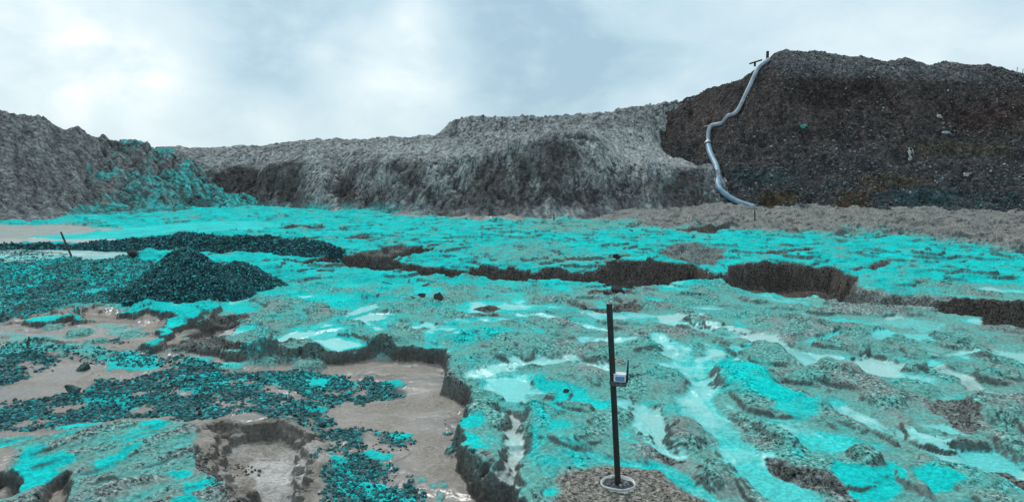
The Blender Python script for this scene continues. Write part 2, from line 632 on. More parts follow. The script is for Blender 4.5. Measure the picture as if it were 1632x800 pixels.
# pale silt and layered banks of the washed ground at far left
for poly, kw in (([(-160, 516), (0, 512), (60, 520), (150, 505), (220, 508), (200, 530), (90, 545), (0, 560), (-160, 566)], dict(teal=.03, pale=.12, mud=.9)),
                 ([(320, 520), (360, 512), (386, 514), (372, 527), (340, 535)], dict(teal=.1, pale=.75, mud=.6)),
                 ([(0, 612), (20, 600), (70, 588), (100, 572), (120, 563), (150, 560), (160, 575), (130, 595), (100, 615), (50, 618)], dict(teal=.02, pale=.05, mud=1))):
    pool(poly, depth=.01, edge=.12, **kw)
# strata steps on the washed ground
idx, sd = sd_poly(to_world([(-160, 500), (100, 494), (210, 500), (200, 540), (120, 560), (0, 575), (-160, 590)]), 1.0)
w = sst(.3, -.3, sd)
q = GYf[idx] / .85 + 1.6 * fbm(GXf[idx] / 1.4, GYf[idx] / 1.2, 4, 71)
H[idx] += w * .075 * (np.floor(q) - q + sst(.75, .95, q - np.floor(q)) + .5) * sst(-.2, .3, fbm(GXf[idx] / .9, GYf[idx] / .9, 3, 73))

for a in ((128, 522, 20, 7, .14, .12), (160, 535, 16, 5, .10, .08), (215, 524, 24, 5, .08, .1), (60, 535, 26, 5, .08, .1), (90, 512, 20, 5, .10, .15), (345, 588, 14, 5, .06, .1),
          (425, 566, 34, 8, .16, .2), (490, 566, 24, 8, .14, .12), (300, 545, 40, 8, .14, .15), (20, 548, 24, 5, .08, .1), (725, 690, 14, 7, .08, .08), (718, 660, 10, 5, .05, .08)):
    mnd(*a)
# cyan dust between the gravel on the mud
for poly in ([(160, 560), (200, 548), (250, 553), (262, 566), (240, 578), (185, 580)], [(200, 612), (215, 605), (238, 612), (225, 622)],
             [(400, 586), (470, 580), (560, 578), (560, 590), (480, 604), (410, 600)], [(470, 628), (500, 622), (512, 632), (490, 643)],
             [(590, 582), (630, 580), (640, 586), (610, 590)], [(560, 690), (590, 682), (640, 690), (630, 702), (600, 703)],
             [(600, 660), (640, 655), (655, 668), (630, 680)], [(690, 770), (700, 755), (712, 780), (750, 772), (765, 775), (740, 785), (712, 792)],
             [(665, 725), (690, 728), (700, 742), (720, 752), (700, 760), (680, 748)], [(70, 668), (140, 662), (170, 668), (100, 680)],
             [(280, 590), (350, 580), (390, 590), (330, 612), (300, 615)], [(120, 620), (180, 610), (240, 620), (200, 640), (140, 645)],
             [(530, 690), (560, 700), (580, 730), (560, 760), (520, 740)], [(580, 740), (640, 740), (660, 780), (600, 790)]):
    idx, sd = sd_poly(to_world(poly), .5)
    w = sst(.05, -.04, sd + .20 * tn2_f[idx] + .12 * gen2_f[idx] + .22 * tf_f[idx] + .02)
    setw(TEAL, idx, .92, w)
    setw(MUD, idx, 0, w)
    H[idx] += .02 * w
for poly, tv in (([(-60, 552), (0, 545), (60, 535), (150, 540), (230, 550), (170, 560), (80, 556), (0, 566), (-60, 570)], .62), ([(0, 520), (80, 522), (120, 530), (60, 540), (0, 536)], .45),
                 ([(150, 505), (200, 510), (240, 520), (200, 528), (160, 520)], .5), ([(250, 556), (330, 560), (400, 570), (380, 580), (290, 575)], .75), ([(440, 575), (520, 572), (560, 578), (500, 584)], .8)):
    idx, sd = sd_poly(to_world(poly), .6)
    w = sst(.10, -.10, sd + .30 * tn2_f[idx] + .35 * tf_f[idx] + .05)
    setw(TEAL, idx, tv + .2 * tn2_f[idx], w)
    setw(MUD, idx, 0, w * .9)
    setw(PEB, idx, .6, w)
    H[idx] += .03 * w
# rippled cyan slabs on the left bank beside the pile
for poly in ([(190, 500), (240, 488), (300, 492), (352, 488), (330, 500), (290, 515), (262, 530), (250, 522), (275, 505)],
             [(226, 545), (262, 536), (262, 548), (232, 552)], [(388, 560), (420, 553), (440, 562), (410, 570)],
             [(40, 508), (60, 504), (130, 497), (128, 503), (60, 512)], [(108, 494), (120, 489), (128, 498), (138, 510), (128, 508)]):
    idx, sd = sd_poly(to_world(poly), .6)
    w = sst(.05, -.05, sd + .16 * tn2_f[idx] + .16 * tf_f[idx])
    setw(TEAL, idx, .97, w)
    setw(MUD, idx, 0, w)
    H[idx] += .12 * w

# --- bottom left clay bank -----------------------------------------------------
bank = [(-200, 700), (0, 684), (60, 680), (130, 670), (200, 660), (250, 656), (298, 661), (318, 678), (312, 710), (318, 742), (358, 752),
        (368, 772), (362, 800), (365, 870), (-220, 870)]
idx, sd = sd_poly(to_world(bank), .8, soft_warp=False)
sdj = sd + .05 * tn2_f[idx] + .04 * w1f[idx]
edge_r = sst(230, 300, PU.ravel()[idx])
ew = lerp(.30, .05, edge_r)
w = sst(ew, -ew, sdj)
rillc = GXf[idx] * .83 - GYf[idx] * .55               # rills run from upper right to lower left
rilla = GXf[idx] * .55 + GYf[idx] * .83
rl = fbm(rilla / 1.3 + .4 * tn_f[idx], rillc / .33 + .9 * w2x.ravel()[idx], 4, 80, .55)
H[idx] = lerp(H[idx], -.06 + .12 * rl + .03 * gen2_f[idx], w)
wi = sst(.03, -.06, sdj)
setw(MUD, idx, 0, wi)
setw(TEAL, idx, .34 + .45 * sst(.0, -.5, rl) + .22 * tn_f[idx] + .1 * tn2_f[idx] - .2 * sst(0, .4, rl), wi)
setw(PEB, idx, sst(-.15, .25, rl) * .95, wi)
setw(SMO, idx, sst(-.1, -.4, rl), wi)
BAS[idx] *= (1 - wi)
for poly, tv in (([(10, 748), (60, 720), (95, 712), (130, 720), (90, 735), (92, 752), (62, 757), (34, 765), (36, 752)], .98), ([(35, 715), (55, 698), (62, 705), (45, 725)], .95),
                 ([(150, 726), (190, 702), (228, 694), (225, 706), (200, 722), (165, 733)], .93), ([(85, 686), (130, 672), (160, 670), (140, 678), (100, 685)], .85),
                 ([(220, 662), (245, 654), (262, 660), (250, 668), (228, 667)], .95), ([(262, 742), (308, 736), (306, 744), (270, 748)], .9),
                 ([(290, 758), (320, 752), (362, 753), (345, 766), (300, 772), (285, 765)], 1.0), ([(275, 785), (300, 775), (330, 790), (310, 805), (270, 805)], .85)):
    idx, sd = sd_poly(to_world(poly), .4)
    w = sst(.05, -.05, sd + .10 * tn2_f[idx] + .12 * tf_f[idx])
    setw(TEAL, idx, tv, w)
    setw(PEB, idx, .05, w)
    setw(SMO, idx, .9, w)
for poly, dp in (([(-40, 752), (0, 742), (30, 752), (28, 768), (0, 778), (-40, 780)], .16), ([(80, 752), (100, 742), (106, 760), (100, 782), (98, 830), (30, 830), (40, 800), (70, 780)], .16)):
    idx, sd = sd_poly(to_world(poly), .4, soft_warp=False)
    w = sst(.05, -.05, sd + .05 * tn2_f[idx])
    H[idx] -= dp * w
    setw(MUD, idx, 1, w)
    setw(TEAL, idx, 0, w)
    setw(PEB, idx, 0, w)
idx, sd = sd_poly(to_world([(-60, 715), (10, 700), (28, 718), (8, 742), (-60, 740)]), .4)
setw(MUD, idx, .9, sst(.05, -.05, sd)); setw(TEAL, idx, 0, sst(.05, -.05, sd)); setw(PEB, idx, 0, sst(.05, -.05, sd))

# --- layered pit in front -------------------------------------------------------
pit = [(318, 690), (322, 664), (345, 652), (392, 656), (440, 645), (478, 655), (508, 664), (518, 690), (512, 735), (500, 765), (522, 810), (530, 870),
       (368, 870), (364, 800), (366, 770), (345, 745), (322, 738), (316, 712)]
idx, sd = sd_poly(to_world(pit), .6, soft_warp=False)
sdj = sd + .06 * tn2_f[idx] + .07 * w1f[idx]
led = .30 * fbm(GXf[idx] / .7, GYf[idx] / .3, 5, 90, .55)
inn = sst(-.02, .42, -sdj + led)
prof = .4 * inn + .6 * (np.floor(inn * 2.6) + sst(.55, .95, inn * 2.6 - np.floor(inn * 2.6))) / 2.6
H[idx] -= (.30 * prof + .06 * fbm(GXf[idx] / .5, GYf[idx] / .35, 5, 92)) * sst(.05, -.05, sdj)
PITW = np.zeros(SH, F32).ravel()
PITW[idx] = sst(.03, -.03, sdj)
wi = sst(.03, -.03, sdj)
setw(MUD, idx, 1, wi)
setw(PALE, idx, .55 * sst(-.1, .35, tn_f[idx] + .5 * tn2_f[idx]), wi)
setw(TEAL, idx, 0, wi)
setw(SMO, idx, .6, wi)
for poly, pv in (([(388, 700), (400, 688), (460, 684), (470, 692), (490, 698), (486, 735), (470, 770), (430, 792), (405, 780), (420, 735), (400, 715)], .85),
                 ([(330, 735), (360, 705), (380, 708), (360, 730), (345, 740)], .5)):
    idx, sd = sd_poly(to_world(poly), .4)
    setw(PALE, idx, pv, sst(.04, -.04, sd + .12 * tn2_f[idx] + .14 * tf_f[idx]))

# --- mounds, pools and channels of the right half ------------------------------
for a in ((770, 584, 62, 26, .12, .36), (848, 560, 44, 15, .12, .18), (945, 574, 24, 9, .08), (1010, 563, 62, 13, .10, .30), (1040, 608, 62, 26, .11, .30, 1, -.5),
          (1090, 556, 40, 13, .10, .2), (1172, 606, 62, 34, .16, .45, .7), (1212, 688, 26, 40, .13, .18, 1, .25), (1100, 700, 34, 30, .12, .16, 1, -.3),
          (928, 602, 36, 20, .10, .2), (985, 655, 34, 40, .09, .22, 1, -.3), (890, 715, 60, 44, .10, .38, .7), (1150, 765, 46, 26, .10, .2),
          (1240, 566, 44, 22, .15, .16), (1370, 554, 62, 13, .14, .14), (1330, 588, 38, 14, .16, .12), (1412, 640, 42, 17, .16, .10, 1, -.3),
          (1462, 618, 36, 16, .10, .3), (1530, 598, 55, 16, .13, .2), (1582, 660, 58, 26, .22, .15), (1372, 735, 26, 17, .14, .10), (1455, 770, 22, 22, .12, .08),
          (1560, 760, 70, 22, .10, .3), (1300, 650, 40, 14, .10, .4), (1350, 600, 10, 6, .06, .1), (1270, 520, 70, 22, .18, .18), (1400, 540, 60, 14, .12, .2),
          (1520, 540, 60, 13, .13, .2), (1590, 570, 40, 13, .12, .2), (1480, 585, 40, 12, .12, .2),
          (505, 505, 26, 10, .14, .15), (440, 490, 26, 9, .12, .15), (450, 515, 30, 10, .12, .25), (640, 492, 40, 10, .10, .25), (540, 478, 60, 9, .08, .6, .4),
          (880, 482, 40, 7, .12, .1), (925, 490, 24, 8, .12, .1), (1000, 482, 34, 8, .14, .08), (760, 540, 50, 10, .06, .45), (620, 540, 50, 9, .10, .2, .8), (470, 556, 50, 10, .16, .2),
          (330, 543, 55, 11, .14, .12), (415, 530, 40, 9, .10, .2), (730, 475, 40, 7, .12, .15), (1100, 478, 50, 8, .10, .3), (1190, 500, 50, 12, .12, .3),
          (858, 668, 26, 22, .10, .3), (860, 612, 16, 12, .05, .6, .3), (800, 745, 16, 20, .05, .2), (1290, 610, 40, 10, .1, .3), (1250, 640, 34, 18, .08, .75, .2)):
    mnd(*a)
for ln, w0, w1_, kw in (
        ([(1046, 542), (1085, 566), (1108, 584), (1122, 612), (1116, 645), (1132, 676), (1160, 708), (1196, 745), (1250, 805)], .5, .55, dict(teal=.80, pale=.35)),
        ([(1122, 522), (1180, 530), (1225, 545), (1270, 566), (1300, 578), (1340, 580)], .5, .4, dict(teal=.5, pale=.7)),
        ([(1290, 640), (1335, 648), (1380, 672), (1440, 690), (1500, 708), (1570, 734), (1650, 762)], .35, .5, dict(teal=.68, pale=.55)),
        ([(1480, 588), (1530, 603), (1560, 620), (1600, 630)], .25, .25, dict(teal=.25, pale=.6)),
        ([(760, 600), (800, 592), (850, 580), (900, 575), (960, 588)], .5, .3, dict(teal=.62, pale=.55)),
        ([(830, 502), (900, 515), (972, 528)], .35, .3, dict(teal=.75, pale=.4)),
        ([(1050, 512), (1110, 524), (1160, 535)], .5, .5, dict(teal=.7, pale=.4)),
        ([(800, 656), (822, 668), (822, 715), (808, 762), (800, 800)], .2, .26, dict(teal=.15, pale=.5, depth=.12)),
        ([(1010, 650), (1040, 668), (1046, 700), (1075, 725)], .4, .3, dict(teal=.72, pale=.45)),
        ([(940, 728), (1000, 742), (1060, 752), (1110, 792), (1130, 830)], .24, .35, dict(teal=.85, pale=.1)),
        ([(930, 545), (990, 545), (1046, 545)], .35, .4, dict(teal=.75, pale=.4)),
        ([(1210, 545), (1170, 560), (1140, 580), (1120, 600)], .2, .25, dict(teal=.8, pale=.2)),
        ([(1480, 560), (1540, 560), (1632, 575), (1700, 590)], .3, .3, dict(teal=.6, pale=.5)),
        ([(700, 560), (690, 535), (720, 515), (800, 512)], .4, .4, dict(teal=.85, pale=.2, depth=.04))):
    chan(ln, w0, w1_, **kw)
for poly, kw in (
        ([(1325, 570), (1380, 567), (1428, 577), (1436, 588), (1404, 600), (1362, 590), (1335, 580)], dict(teal=.5, pale=.85)),
        ([(1240, 560), (1290, 566), (1300, 580), (1282, 592), (1255, 580)], dict(teal=.75, pale=.5)),
        ([(1440, 598), (1475, 600), (1470, 611), (1448, 608)], dict(teal=.75, pale=.6)),
        ([(1468, 577), (1492, 578), (1498, 588), (1475, 590)], dict(teal=.85, pale=.3)),
        ([(1584, 556), (1632, 560), (1632, 574), (1600, 573)], dict(teal=.65, pale=.5)),
        ([(1523, 632), (1550, 630), (1560, 640), (1535, 644)], dict(teal=.92, pale=.1)),
        ([(1292, 642), (1330, 634), (1350, 640), (1345, 652), (1320, 652)], dict(teal=.92, pale=.15)),
        ([(1255, 690), (1300, 688), (1360, 698), (1396, 712), (1390, 721), (1320, 719), (1275, 711)], dict(teal=.93, pale=.12)),
        ([(1305, 758), (1330, 742), (1360, 752), (1395, 752), (1420, 732), (1446, 755), (1440, 788), (1400, 806), (1362, 806), (1340, 782)], dict(teal=.93, pale=0, flat=.3)),
        ([(1460, 748), (1490, 742), (1532, 764), (1520, 774), (1490, 780), (1468, 768)], dict(teal=.93, pale=0, flat=.3)),
        ([(1240, 650), (1300, 645), (1300, 668), (1260, 672), (1225, 660)], dict(teal=.75, flat=.2)),
        ([(1520, 712), (1590, 708), (1640, 735), (1640, 768), (1580, 745)], dict(teal=.88, pale=.3)),
        ([(1470, 672), (1540, 676), (1560, 688), (1510, 690)], dict(teal=.7, pale=.35)),
        ([(1225, 745), (1200, 728), (1160, 745), (1210, 800), (1330, 830), (1300, 790)], dict(teal=.8, pale=.2)),
        ([(1480, 800), (1560, 796), (1580, 830), (1480, 830)], dict(teal=.9)),
        ([(762, 604), (822, 600), (852, 606), (832, 640), (806, 643), (790, 620)], dict(teal=.78, pale=.4)),
        ([(856, 618), (900, 616), (932, 626), (936, 640), (972, 648), (970, 657), (930, 650), (882, 655), (880, 640)], dict(teal=.92, flat=.4)),
        ([(1015, 650), (1050, 648), (1066, 690), (1055, 712), (1030, 690)], dict(teal=.62, pale=.55)),
        ([(1040, 504), (1070, 500), (1125, 500), (1120, 510), (1060, 513)], dict(teal=.55, pale=.75)),
        ([(1200, 533), (1250, 535), (1252, 546), (1210, 546)], dict(teal=.3, pale=.8)),
        ([(1295, 545), (1320, 535), (1352, 530), (1340, 542), (1305, 551)], dict(teal=.85, pale=.2)),
        ([(1385, 540), (1410, 530), (1435, 538), (1430, 546), (1395, 547)], dict(teal=.85, pale=.3)),
        ([(1410, 503), (1440, 503), (1458, 515), (1430, 517)], dict(teal=.5, pale=.7)),
        ([(1440, 530), (1480, 532), (1500, 545), (1450, 540)], dict(teal=.8, pale=.3)),
        ([(538, 502), (560, 490), (600, 482), (606, 487), (570, 498), (550, 505)], dict(teal=.75, pale=.5)),
        ([(556, 508), (590, 500), (625, 498), (610, 508), (575, 514)], dict(teal=.7, pale=.55)),
        ([(650, 520), (670, 512), (697, 518), (680, 526), (660, 527)], dict(teal=.8, pale=.4)),
        ([(455, 540), (500, 528), (550, 522), (545, 532), (490, 541)], dict(teal=.9, pale=.2)),
        ([(730, 690), (738, 668), (770, 668), (772, 680), (750, 690)], dict(teal=.93, flat=.2)), ([(740, 697), (768, 704), (775, 720), (760, 730)], dict(teal=.93, flat=.2)),
        ([(865, 690), (895, 685), (905, 705), (880, 710)], dict(teal=.78, flat=.1)), ([(870, 790), (900, 785), (905, 800), (880, 806)], dict(teal=.85, flat=.1)),
        ([(780, 770), (800, 768), (830, 778), (815, 800), (790, 800)], dict(teal=.5, pale=.5)),
        ([(1000, 478), (1030, 474), (1050, 478), (1020, 484)], dict(teal=.9)), ([(1380, 512), (1440, 505), (1520, 520), (1470, 528)], dict(teal=.6, pale=.2, flat=.3)),
        ([(540, 555), (575, 545), (600, 543), (570, 551)], dict(teal=.95, flat=.2)), ([(420, 640 - 90), (390, 560), (420, 552), (440, 560)], dict(teal=.95, flat=.2))):
    pool(poly, **kw)

# brown gravelly ground round the bucket
idx, sd = sd_poly(to_world([(880, 830), (890, 775), (915, 755), (960, 750), (1010, 752), (1050, 764), (1090, 785), (1130, 800), (1150, 840)]), .5)
w = sst(.08, -.08, sd + .08 * tn2_f[idx])
setw(TEAL, idx, 0, w); setw(PALE, idx, 0, w); setw(GREY, idx, .6, w); setw(PEB, idx, 1, w); setw(SMO, idx, 0, w)
H[idx] += .05 * sst(.15, -.3, sd)
BROWN = np.zeros(SH, F32).ravel()
BROWN[idx] = w
BUCKET_XY = unproj(985, 774, .04)
r = np.hypot(GXf - BUCKET_XY[0], GYf - BUCKET_XY[1])
setw(H, np.arange(len(H)), .04, sst(.75, .25, r))

# --- dark gullies and scarps ----------------------------------------------------
trench([(466, 415), (515, 410), (560, 406), (600, 402), (650, 399), (705, 397), (676, 404), (642, 409), (622, 415), (632, 421), (652, 424), (716, 427),
        (739, 429), (773, 431), (820, 433), (852, 437), (915, 432), (955, 428), (987, 422), (1018, 422), (1064, 422), (1105, 423), (1120, 432), (1140, 441), (1162, 435),
        (1171, 425), (1200, 420), (1246, 417), (1295, 424), (1326, 426), (1337, 439), (1357, 445), (1351, 470), (1347, 483), (1315, 469), (1295, 465),
        (1269, 471), (1229, 465), (1200, 464), (1173, 461), (1154, 446), (1136, 451), (1030, 454), (900, 452), (820, 448), (782, 443), (745, 440), (719, 445), (699, 437),
        (630, 433), (570, 429), (515, 425), (469, 418)], .85, .34)
trench([(1473, 480), (1516, 483), (1545, 477), (1585, 479), (1602, 481), (1700, 482), (1800, 486), (1800, 535), (1632, 523), (1602, 520), (1580, 516), (1571, 504), (1536, 502),
        (1505, 497), (1473, 488)], .55, .26)
trench([(1070, 398), (1085, 395), (1135, 397), (1140, 405), (1120, 415), (1100, 416), (1085, 410)], .22, 1.0, .45)
trench([(1350, 452), (1357, 448), (1362, 486), (1350, 486)], .3, .2, .5)
trench([(1225, 742), (1250, 753), (1300, 768), (1345, 784), (1360, 800), (1340, 798), (1290, 780), (1240, 758)], .12, .16, .5)
trench([(1498, 645), (1520, 641), (1540, 648), (1550, 668), (1545, 680), (1525, 668), (1505, 656)], .12, .26, .45)
trench([(1350, 452), (1364, 458), (1400, 470), (1440, 474), (1476, 478), (1480, 490), (1440, 488), (1395, 486), (1348, 484)], .42, .55, .1)
for poly, dp in (([(560, 404), (640, 396), (700, 392), (640, 400)], .2), ([(1246, 402), (1290, 396), (1290, 399), (1250, 405)], .2), ([(1360, 432), (1410, 418), (1412, 422), (1365, 436)], .22),
                 ([(1200, 404), (1240, 400), (1255, 408), (1235, 407)], .2), ([(975, 412), (990, 408), (1015, 414), (985, 417)], .22), ([(880, 408), (915, 412), (920, 416), (890, 413)], .2),
                 ([(440, 362), (520, 358), (510, 362), (450, 366)], .22), ([(1080, 370), (1160, 370), (1130, 375)], .25), ([(540, 382), (590, 380), (580, 384)], .2),
                 ([(760, 492), (780, 486), (795, 492), (780, 498)], .15), ([(735, 500), (780, 503), (790, 508), (755, 507)], .12), ([(940, 470), (985, 460), (1010, 468), (985, 473)], .12),
                 ([(435, 547), (465, 538), (488, 536), (470, 545), (445, 555)], .14), ([(930, 495), (1010, 490), (1020, 497), (960, 499)], .12),
                 ([(1045, 722), (1056, 722), (1075, 735), (1065, 738)], .1), ([(1590, 740), (1610, 752), (1640, 762), (1640, 770), (1600, 758)], .08),
                 ([(300, 524), (350, 501), (379, 498), (384, 505), (353, 514), (313, 530)], .2), ([(262, 548), (287, 535), (325, 535), (352, 544), (388, 550), (380, 556), (300, 552)], .18)):
    trench(poly, dp * (.75 if dp < .19 else .9), .16 if dp < .19 else .30, .75)

# where broken stone is strewn: outline in picture points, stones per square metre, clumping, radii
fields = [
    ([(-90, 690), (0, 676), (100, 664), (200, 652), (262, 648), (335, 655), (390, 642), (440, 652), (500, 662), (532, 650), (510, 628), (545, 612), (600, 616), (648, 605),
      (640, 590), (560, 573), (470, 575), (400, 580), (350, 572), (290, 560), (262, 580), (215, 590), (160, 590), (130, 610), (60, 622), (0, 626), (-90, 630)], 1500, .84, (.010, .046)),
    ([(-90, 560), (0, 556), (45, 552), (92, 560), (70, 582), (0, 604), (-90, 622)], 1200, .88, (.010, .045)),
    ([(520, 656), (560, 650), (592, 655), (575, 682), (605, 702), (650, 722), (664, 748), (684, 778), (700, 830), (560, 830), (512, 765), (508, 700)], 2000, .84, (.009, .040)),
    ([(590, 662), (640, 656), (658, 670), (650, 684), (610, 690)], 700, .85, (.014, .036)),
    ([(-120, 425), (40, 420), (130, 413), (215, 411), (245, 430), (262, 452), (215, 488), (120, 482), (60, 500), (-120, 520)], 420, .72, (.016, .056)),
    ([(170, 530), (190, 528), (205, 536), (185, 545)], 200, .9, (.03, .06)),
    ([(-120, 395), (60, 397), (160, 413), (60, 420), (-120, 430)], 60, .9, (.025, .07)),
    ([(-90, 540), (0, 534), (80, 540), (160, 546), (240, 552), (300, 566), (260, 580), (150, 566), (60, 560), (-90, 566)], 500, .72, (.010, .045)),
    ([(600, 720), (740, 760), (780, 790), (800, 830), (640, 830)], 120, .95, (.006, .026)),
    ([(120, 560), (180, 580), (60, 620), (10, 610)], 5, 1.0, (.015, .04)),
    ([(680, 600), (740, 650), (730, 700), (700, 640)], 80, .95, (.006, .03)),
    ([(300, 712), (322, 700), (335, 730), (372, 752), (410, 772), (440, 795), (450, 830), (365, 830), (366, 772), (322, 745)], 600, .8, (.015, .05)),
    ([(325, 695), (360, 688), (410, 700), (400, 706), (345, 706)], 500, .85, (.015, .035)),
]
FINES = np.zeros(len(H), F32)                          # dark fines between the strewn stones
for k, (pl, dens, cl_, sz_) in enumerate(fields[:7]):
    idx, sd = sd_poly(to_world(pl), .5)
    cn = fbm(GXf[idx] / .5, GYf[idx] / .5, 3, 300 + k * 5 + 2)
    FINES[idx] = np.maximum(FINES[idx], sst(.05, -.15, sd) * sst(cl_ - 1.15, cl_ - .85, cn + .25 * tn2_f[idx]))
FINES = FINES.reshape(SH)
PITW = PITW.reshape(SH)
H = H.reshape(SH); PEB = PEB.reshape(SH); TEAL = TEAL.reshape(SH); PALE = PALE.reshape(SH)
MUD = MUD.reshape(SH); SMO = np.clip(SMO, 0, 1).reshape(SH); GREY = GREY.reshape(SH); DARK = DARK.reshape(SH)

NRM0 = grid_normals(GX, GY, H)
# --- fine relief: crumbs and pebbles -------------------------------------------
nearp = sst(17, 9, GY)
g1 = perlin(GX / .060 + w1x * 1.5, GY / .060 + w1y * 1.5, 101)
g2 = perlin(GX / .030, GY / .034, 102)
g3 = fbm(GX / .16, GY / .22, 3, 103, .6)
grain = (nearp * (.65 * g1 + .45 * g2) + (1 - nearp) * g3 * .9 + .35 * g3).astype(F32)
rough_amt = (PEB * 1.0 + .28) * (1 - .9 * SMO) * (1 - .85 * MUD)
H += rough_amt * (nearp * (.010 * np.abs(g1) + .006 * g2) + (.018 - .007 * nearp) * g3 + .03 * (1 - nearp) * g3)
H += MUD * (.022 * fbm(GX / .6, GY / .3, 5, 104, .55) + .006 * g3)
crust = sst(.52, .60, TEAL + .30 * tfine) * (1 - SMO) * (1 - MUD)
H += (.016 + .03 * far) * crust * sst(8, 12, GY + 3)
NRM = grid_normals(GX, GY, H)

# --- colours --------------------------------------------------------------------
C_GREY = np.array((.245, .305, .288), F32)
C_GT = np.array((.145, .40, .355), F32)
C_CYAN = np.array((.002, .62, .60), F32)
C_PALE = np.array((.46, .74, .70), F32)
C_SILT = np.array((.56, .53, .50), F32)
C_MUD = np.array((.285, .248, .215), F32)
C_BERM = np.array((.26, .255, .235), F32)
C_SOIL = np.array((.108, .090, .080), F32)


def mixc(c, d, w):
    return c + (d - c) * w[..., None]


TT = np.clip(TEAL + (.30 * tfine + .06 * grain) * (1 - .6 * SMO), 0, 1)
g_var = fbm(GX / .9, GY / 1.1, 3, 110)
c = np.broadcast_to(C_GREY, SH + (3,)).copy()
c *= (1 + .25 * g_var)[..., None]
cyv = np.clip(.5 + .9 * fbm(GX / 1.1, GY / 1.7, 5, 124, .6), 0, 1)
cyan = lerp(np.array((.010, .42, .405), F32), np.array((.004, .70, .655), F32), cyv[..., None])
cyan = cyan * (1 + .14 * tfine)[..., None]
c = mixc(c, C_GT, sst(.12, .42, TT))
c = lerp(c, cyan, sst(.46, .80, TT)[..., None])
c = mixc(c, C_PALE, np.clip(PALE * sst(.0, .3, TEAL), 0, 1) * .8)
c = mixc(c, C_SILT, np.clip(PALE * sst(.35, .05, TEAL), 0, 1))
mudc = np.broadcast_to(C_MUD, SH + (3,)) * (1 + .20 * fbm(GX / .8, GY / .5, 4, 111) + .40 * fbm(GX / 1.6, GY / .30, 5, 112) * sst(300, 120, PU) * sst(11, 13, GY))[..., None]
mudc = mixc(mudc, C_SILT, np.clip(PALE, 0, 1) * .9)
c = lerp(c, mudc, np.clip(MUD, 0, 1)[..., None])
bed = H / .034 + 1.2 * fbm(GX / .7, GY / .7, 3, 117)                    # thin beds cut open by the pit
beds = PITW * sst(.98, .80, NRM[..., 2])
mudc = lerp(mudc, C_SOIL * 1.3, (beds * sst(.25, .6, perlin(bed, bed * 0 + .5, 118)))[..., None])
mudc = lerp(mudc, C_SILT, (beds * .5 * sst(-.2, -.5, perlin(bed, bed * 0 + .5, 118)))[..., None])
mudc = mudc * (1 + .35 * fbm(GX / 1.8, GY / .55, 5, 119))[..., None]
bermc = np.broadcast_to(C_BERM, SH + (3,)) * (1 + .35 * fbm(GX / .8, GY / 1.4, 4, 113))[..., None]
c = lerp(c, bermc, (np.clip(GREY, 0, 1) * sst(.5, .1, TEAL))[..., None])
c = lerp(c, np.array((.030, .105, .110), F32), (FINES * (.80 - .75 * sst(.5, .8, TT) * (1 - MUD)))[..., None])
c = lerp(c, np.array((.235, .205, .175), F32), (.8 * BROWN.reshape(SH))[..., None])
# stones are darker and lighter than the clay between them
spk = np.clip(PEB, 0, 1) * (1 - MUD * .8) * (1 - .9 * SMO)
c *= (1 + spk * (-.25 * sst(.02, .38, grain) + .20 * sst(-.05, -.5, grain)))[..., None]
# bare earth on the torn faces
steep = (1 - .35 * PITW) * sst(.84, .66, .7 * NRM0[..., 2] + .3 * NRM[..., 2] + .05 * g3) * lerp(1, .6, np.clip(PEB, 0, 1) * (1 - DARK))
soil = lerp(np.array((.105, .112, .108), F32), C_SOIL, np.maximum(np.clip(DARK, 0, 1), np.clip(MUD, 0, 1) * .7)[..., None])
soil = soil * (1 + .55 * fbm(GX / .24, H / .16 + GY / 1.2, 4, 115, .65) + .55 * fbm(GX / 1.4, H / .075 + .4 * w1x, 4, 116, .6))[..., None]
c = lerp(c, soil, np.clip(np.maximum(steep, np.clip(DARK, 0, 1)), 0, 1)[..., None] * .97)
c = np.clip(c, .004, .85)
wetn_ = sst(-.25, .35, fbm(GX / 1.3, GY / 1.0, 4, 122))                    # puddled and drying parts
wet = np.clip((SMO * .2 + .85 * (1 - .85 * PITW) * (1 - .4 * MUD) * sst(.15, .5, PALE) * sst(.2, .5, SMO) + MUD * (1 - PITW) * (.2 + .8 * wetn_)) * (1 - steep) * (1 - FINES * .8), 0, 1)
c = c * (1 - .22 * (MUD * wetn_ * (1 - FINES)))[..., None]               # wet mud is darker
M_ground = earth_mat("tailings_earth", 28.0, .5, .22, .92, 95.0, use_wet=True, dist=.02, grain=1.0, grain_scale=21.0, spec=.05)
V = np.stack([GX, GY, H], -1).reshape(-1, 3)
ground = np_mesh("ground", V, grid_faces(NR, NC), M_ground, c.reshape(-1, 3), wet.reshape(-1), peb=np.clip(PEB * (1 - .8 * MUD) * (1 - .5 * SMO) , 0, 1))
tag(ground, "turquoise crusted tailings ground with grey mounds, runnels and mud", None, None, "structure")


def ground_z(x, y):
    """bilinear height of the ground sheet"""
    x, y = np.asarray(x, float), np.asarray(y, float)
    t = x / y
    ci = np.clip(np.searchsorted(T, t) - 1, 0, NC - 2)
    ri = np.clip(np.searchsorted(D, y) - 1, 0, NR - 2)
    a = np.clip((t - T[ci]) / (T[ci + 1] - T[ci]), 0, 1)
    b = np.clip((y - D[ri]) / (D[ri + 1] - D[ri]), 0, 1)
    z0 = H[ri, ci] * (1 - a) + H[ri, ci + 1] * a
    z1 = H[ri + 1, ci] * (1 - a) + H[ri + 1, ci + 1] * a
    return z0 * (1 - b) + z1 * b


# ------------------------------------------------------------------ hills
def curve(pts, u):
    p = np.array(pts, float)
    return np.interp(u, p[:, 0], p[:, 1])


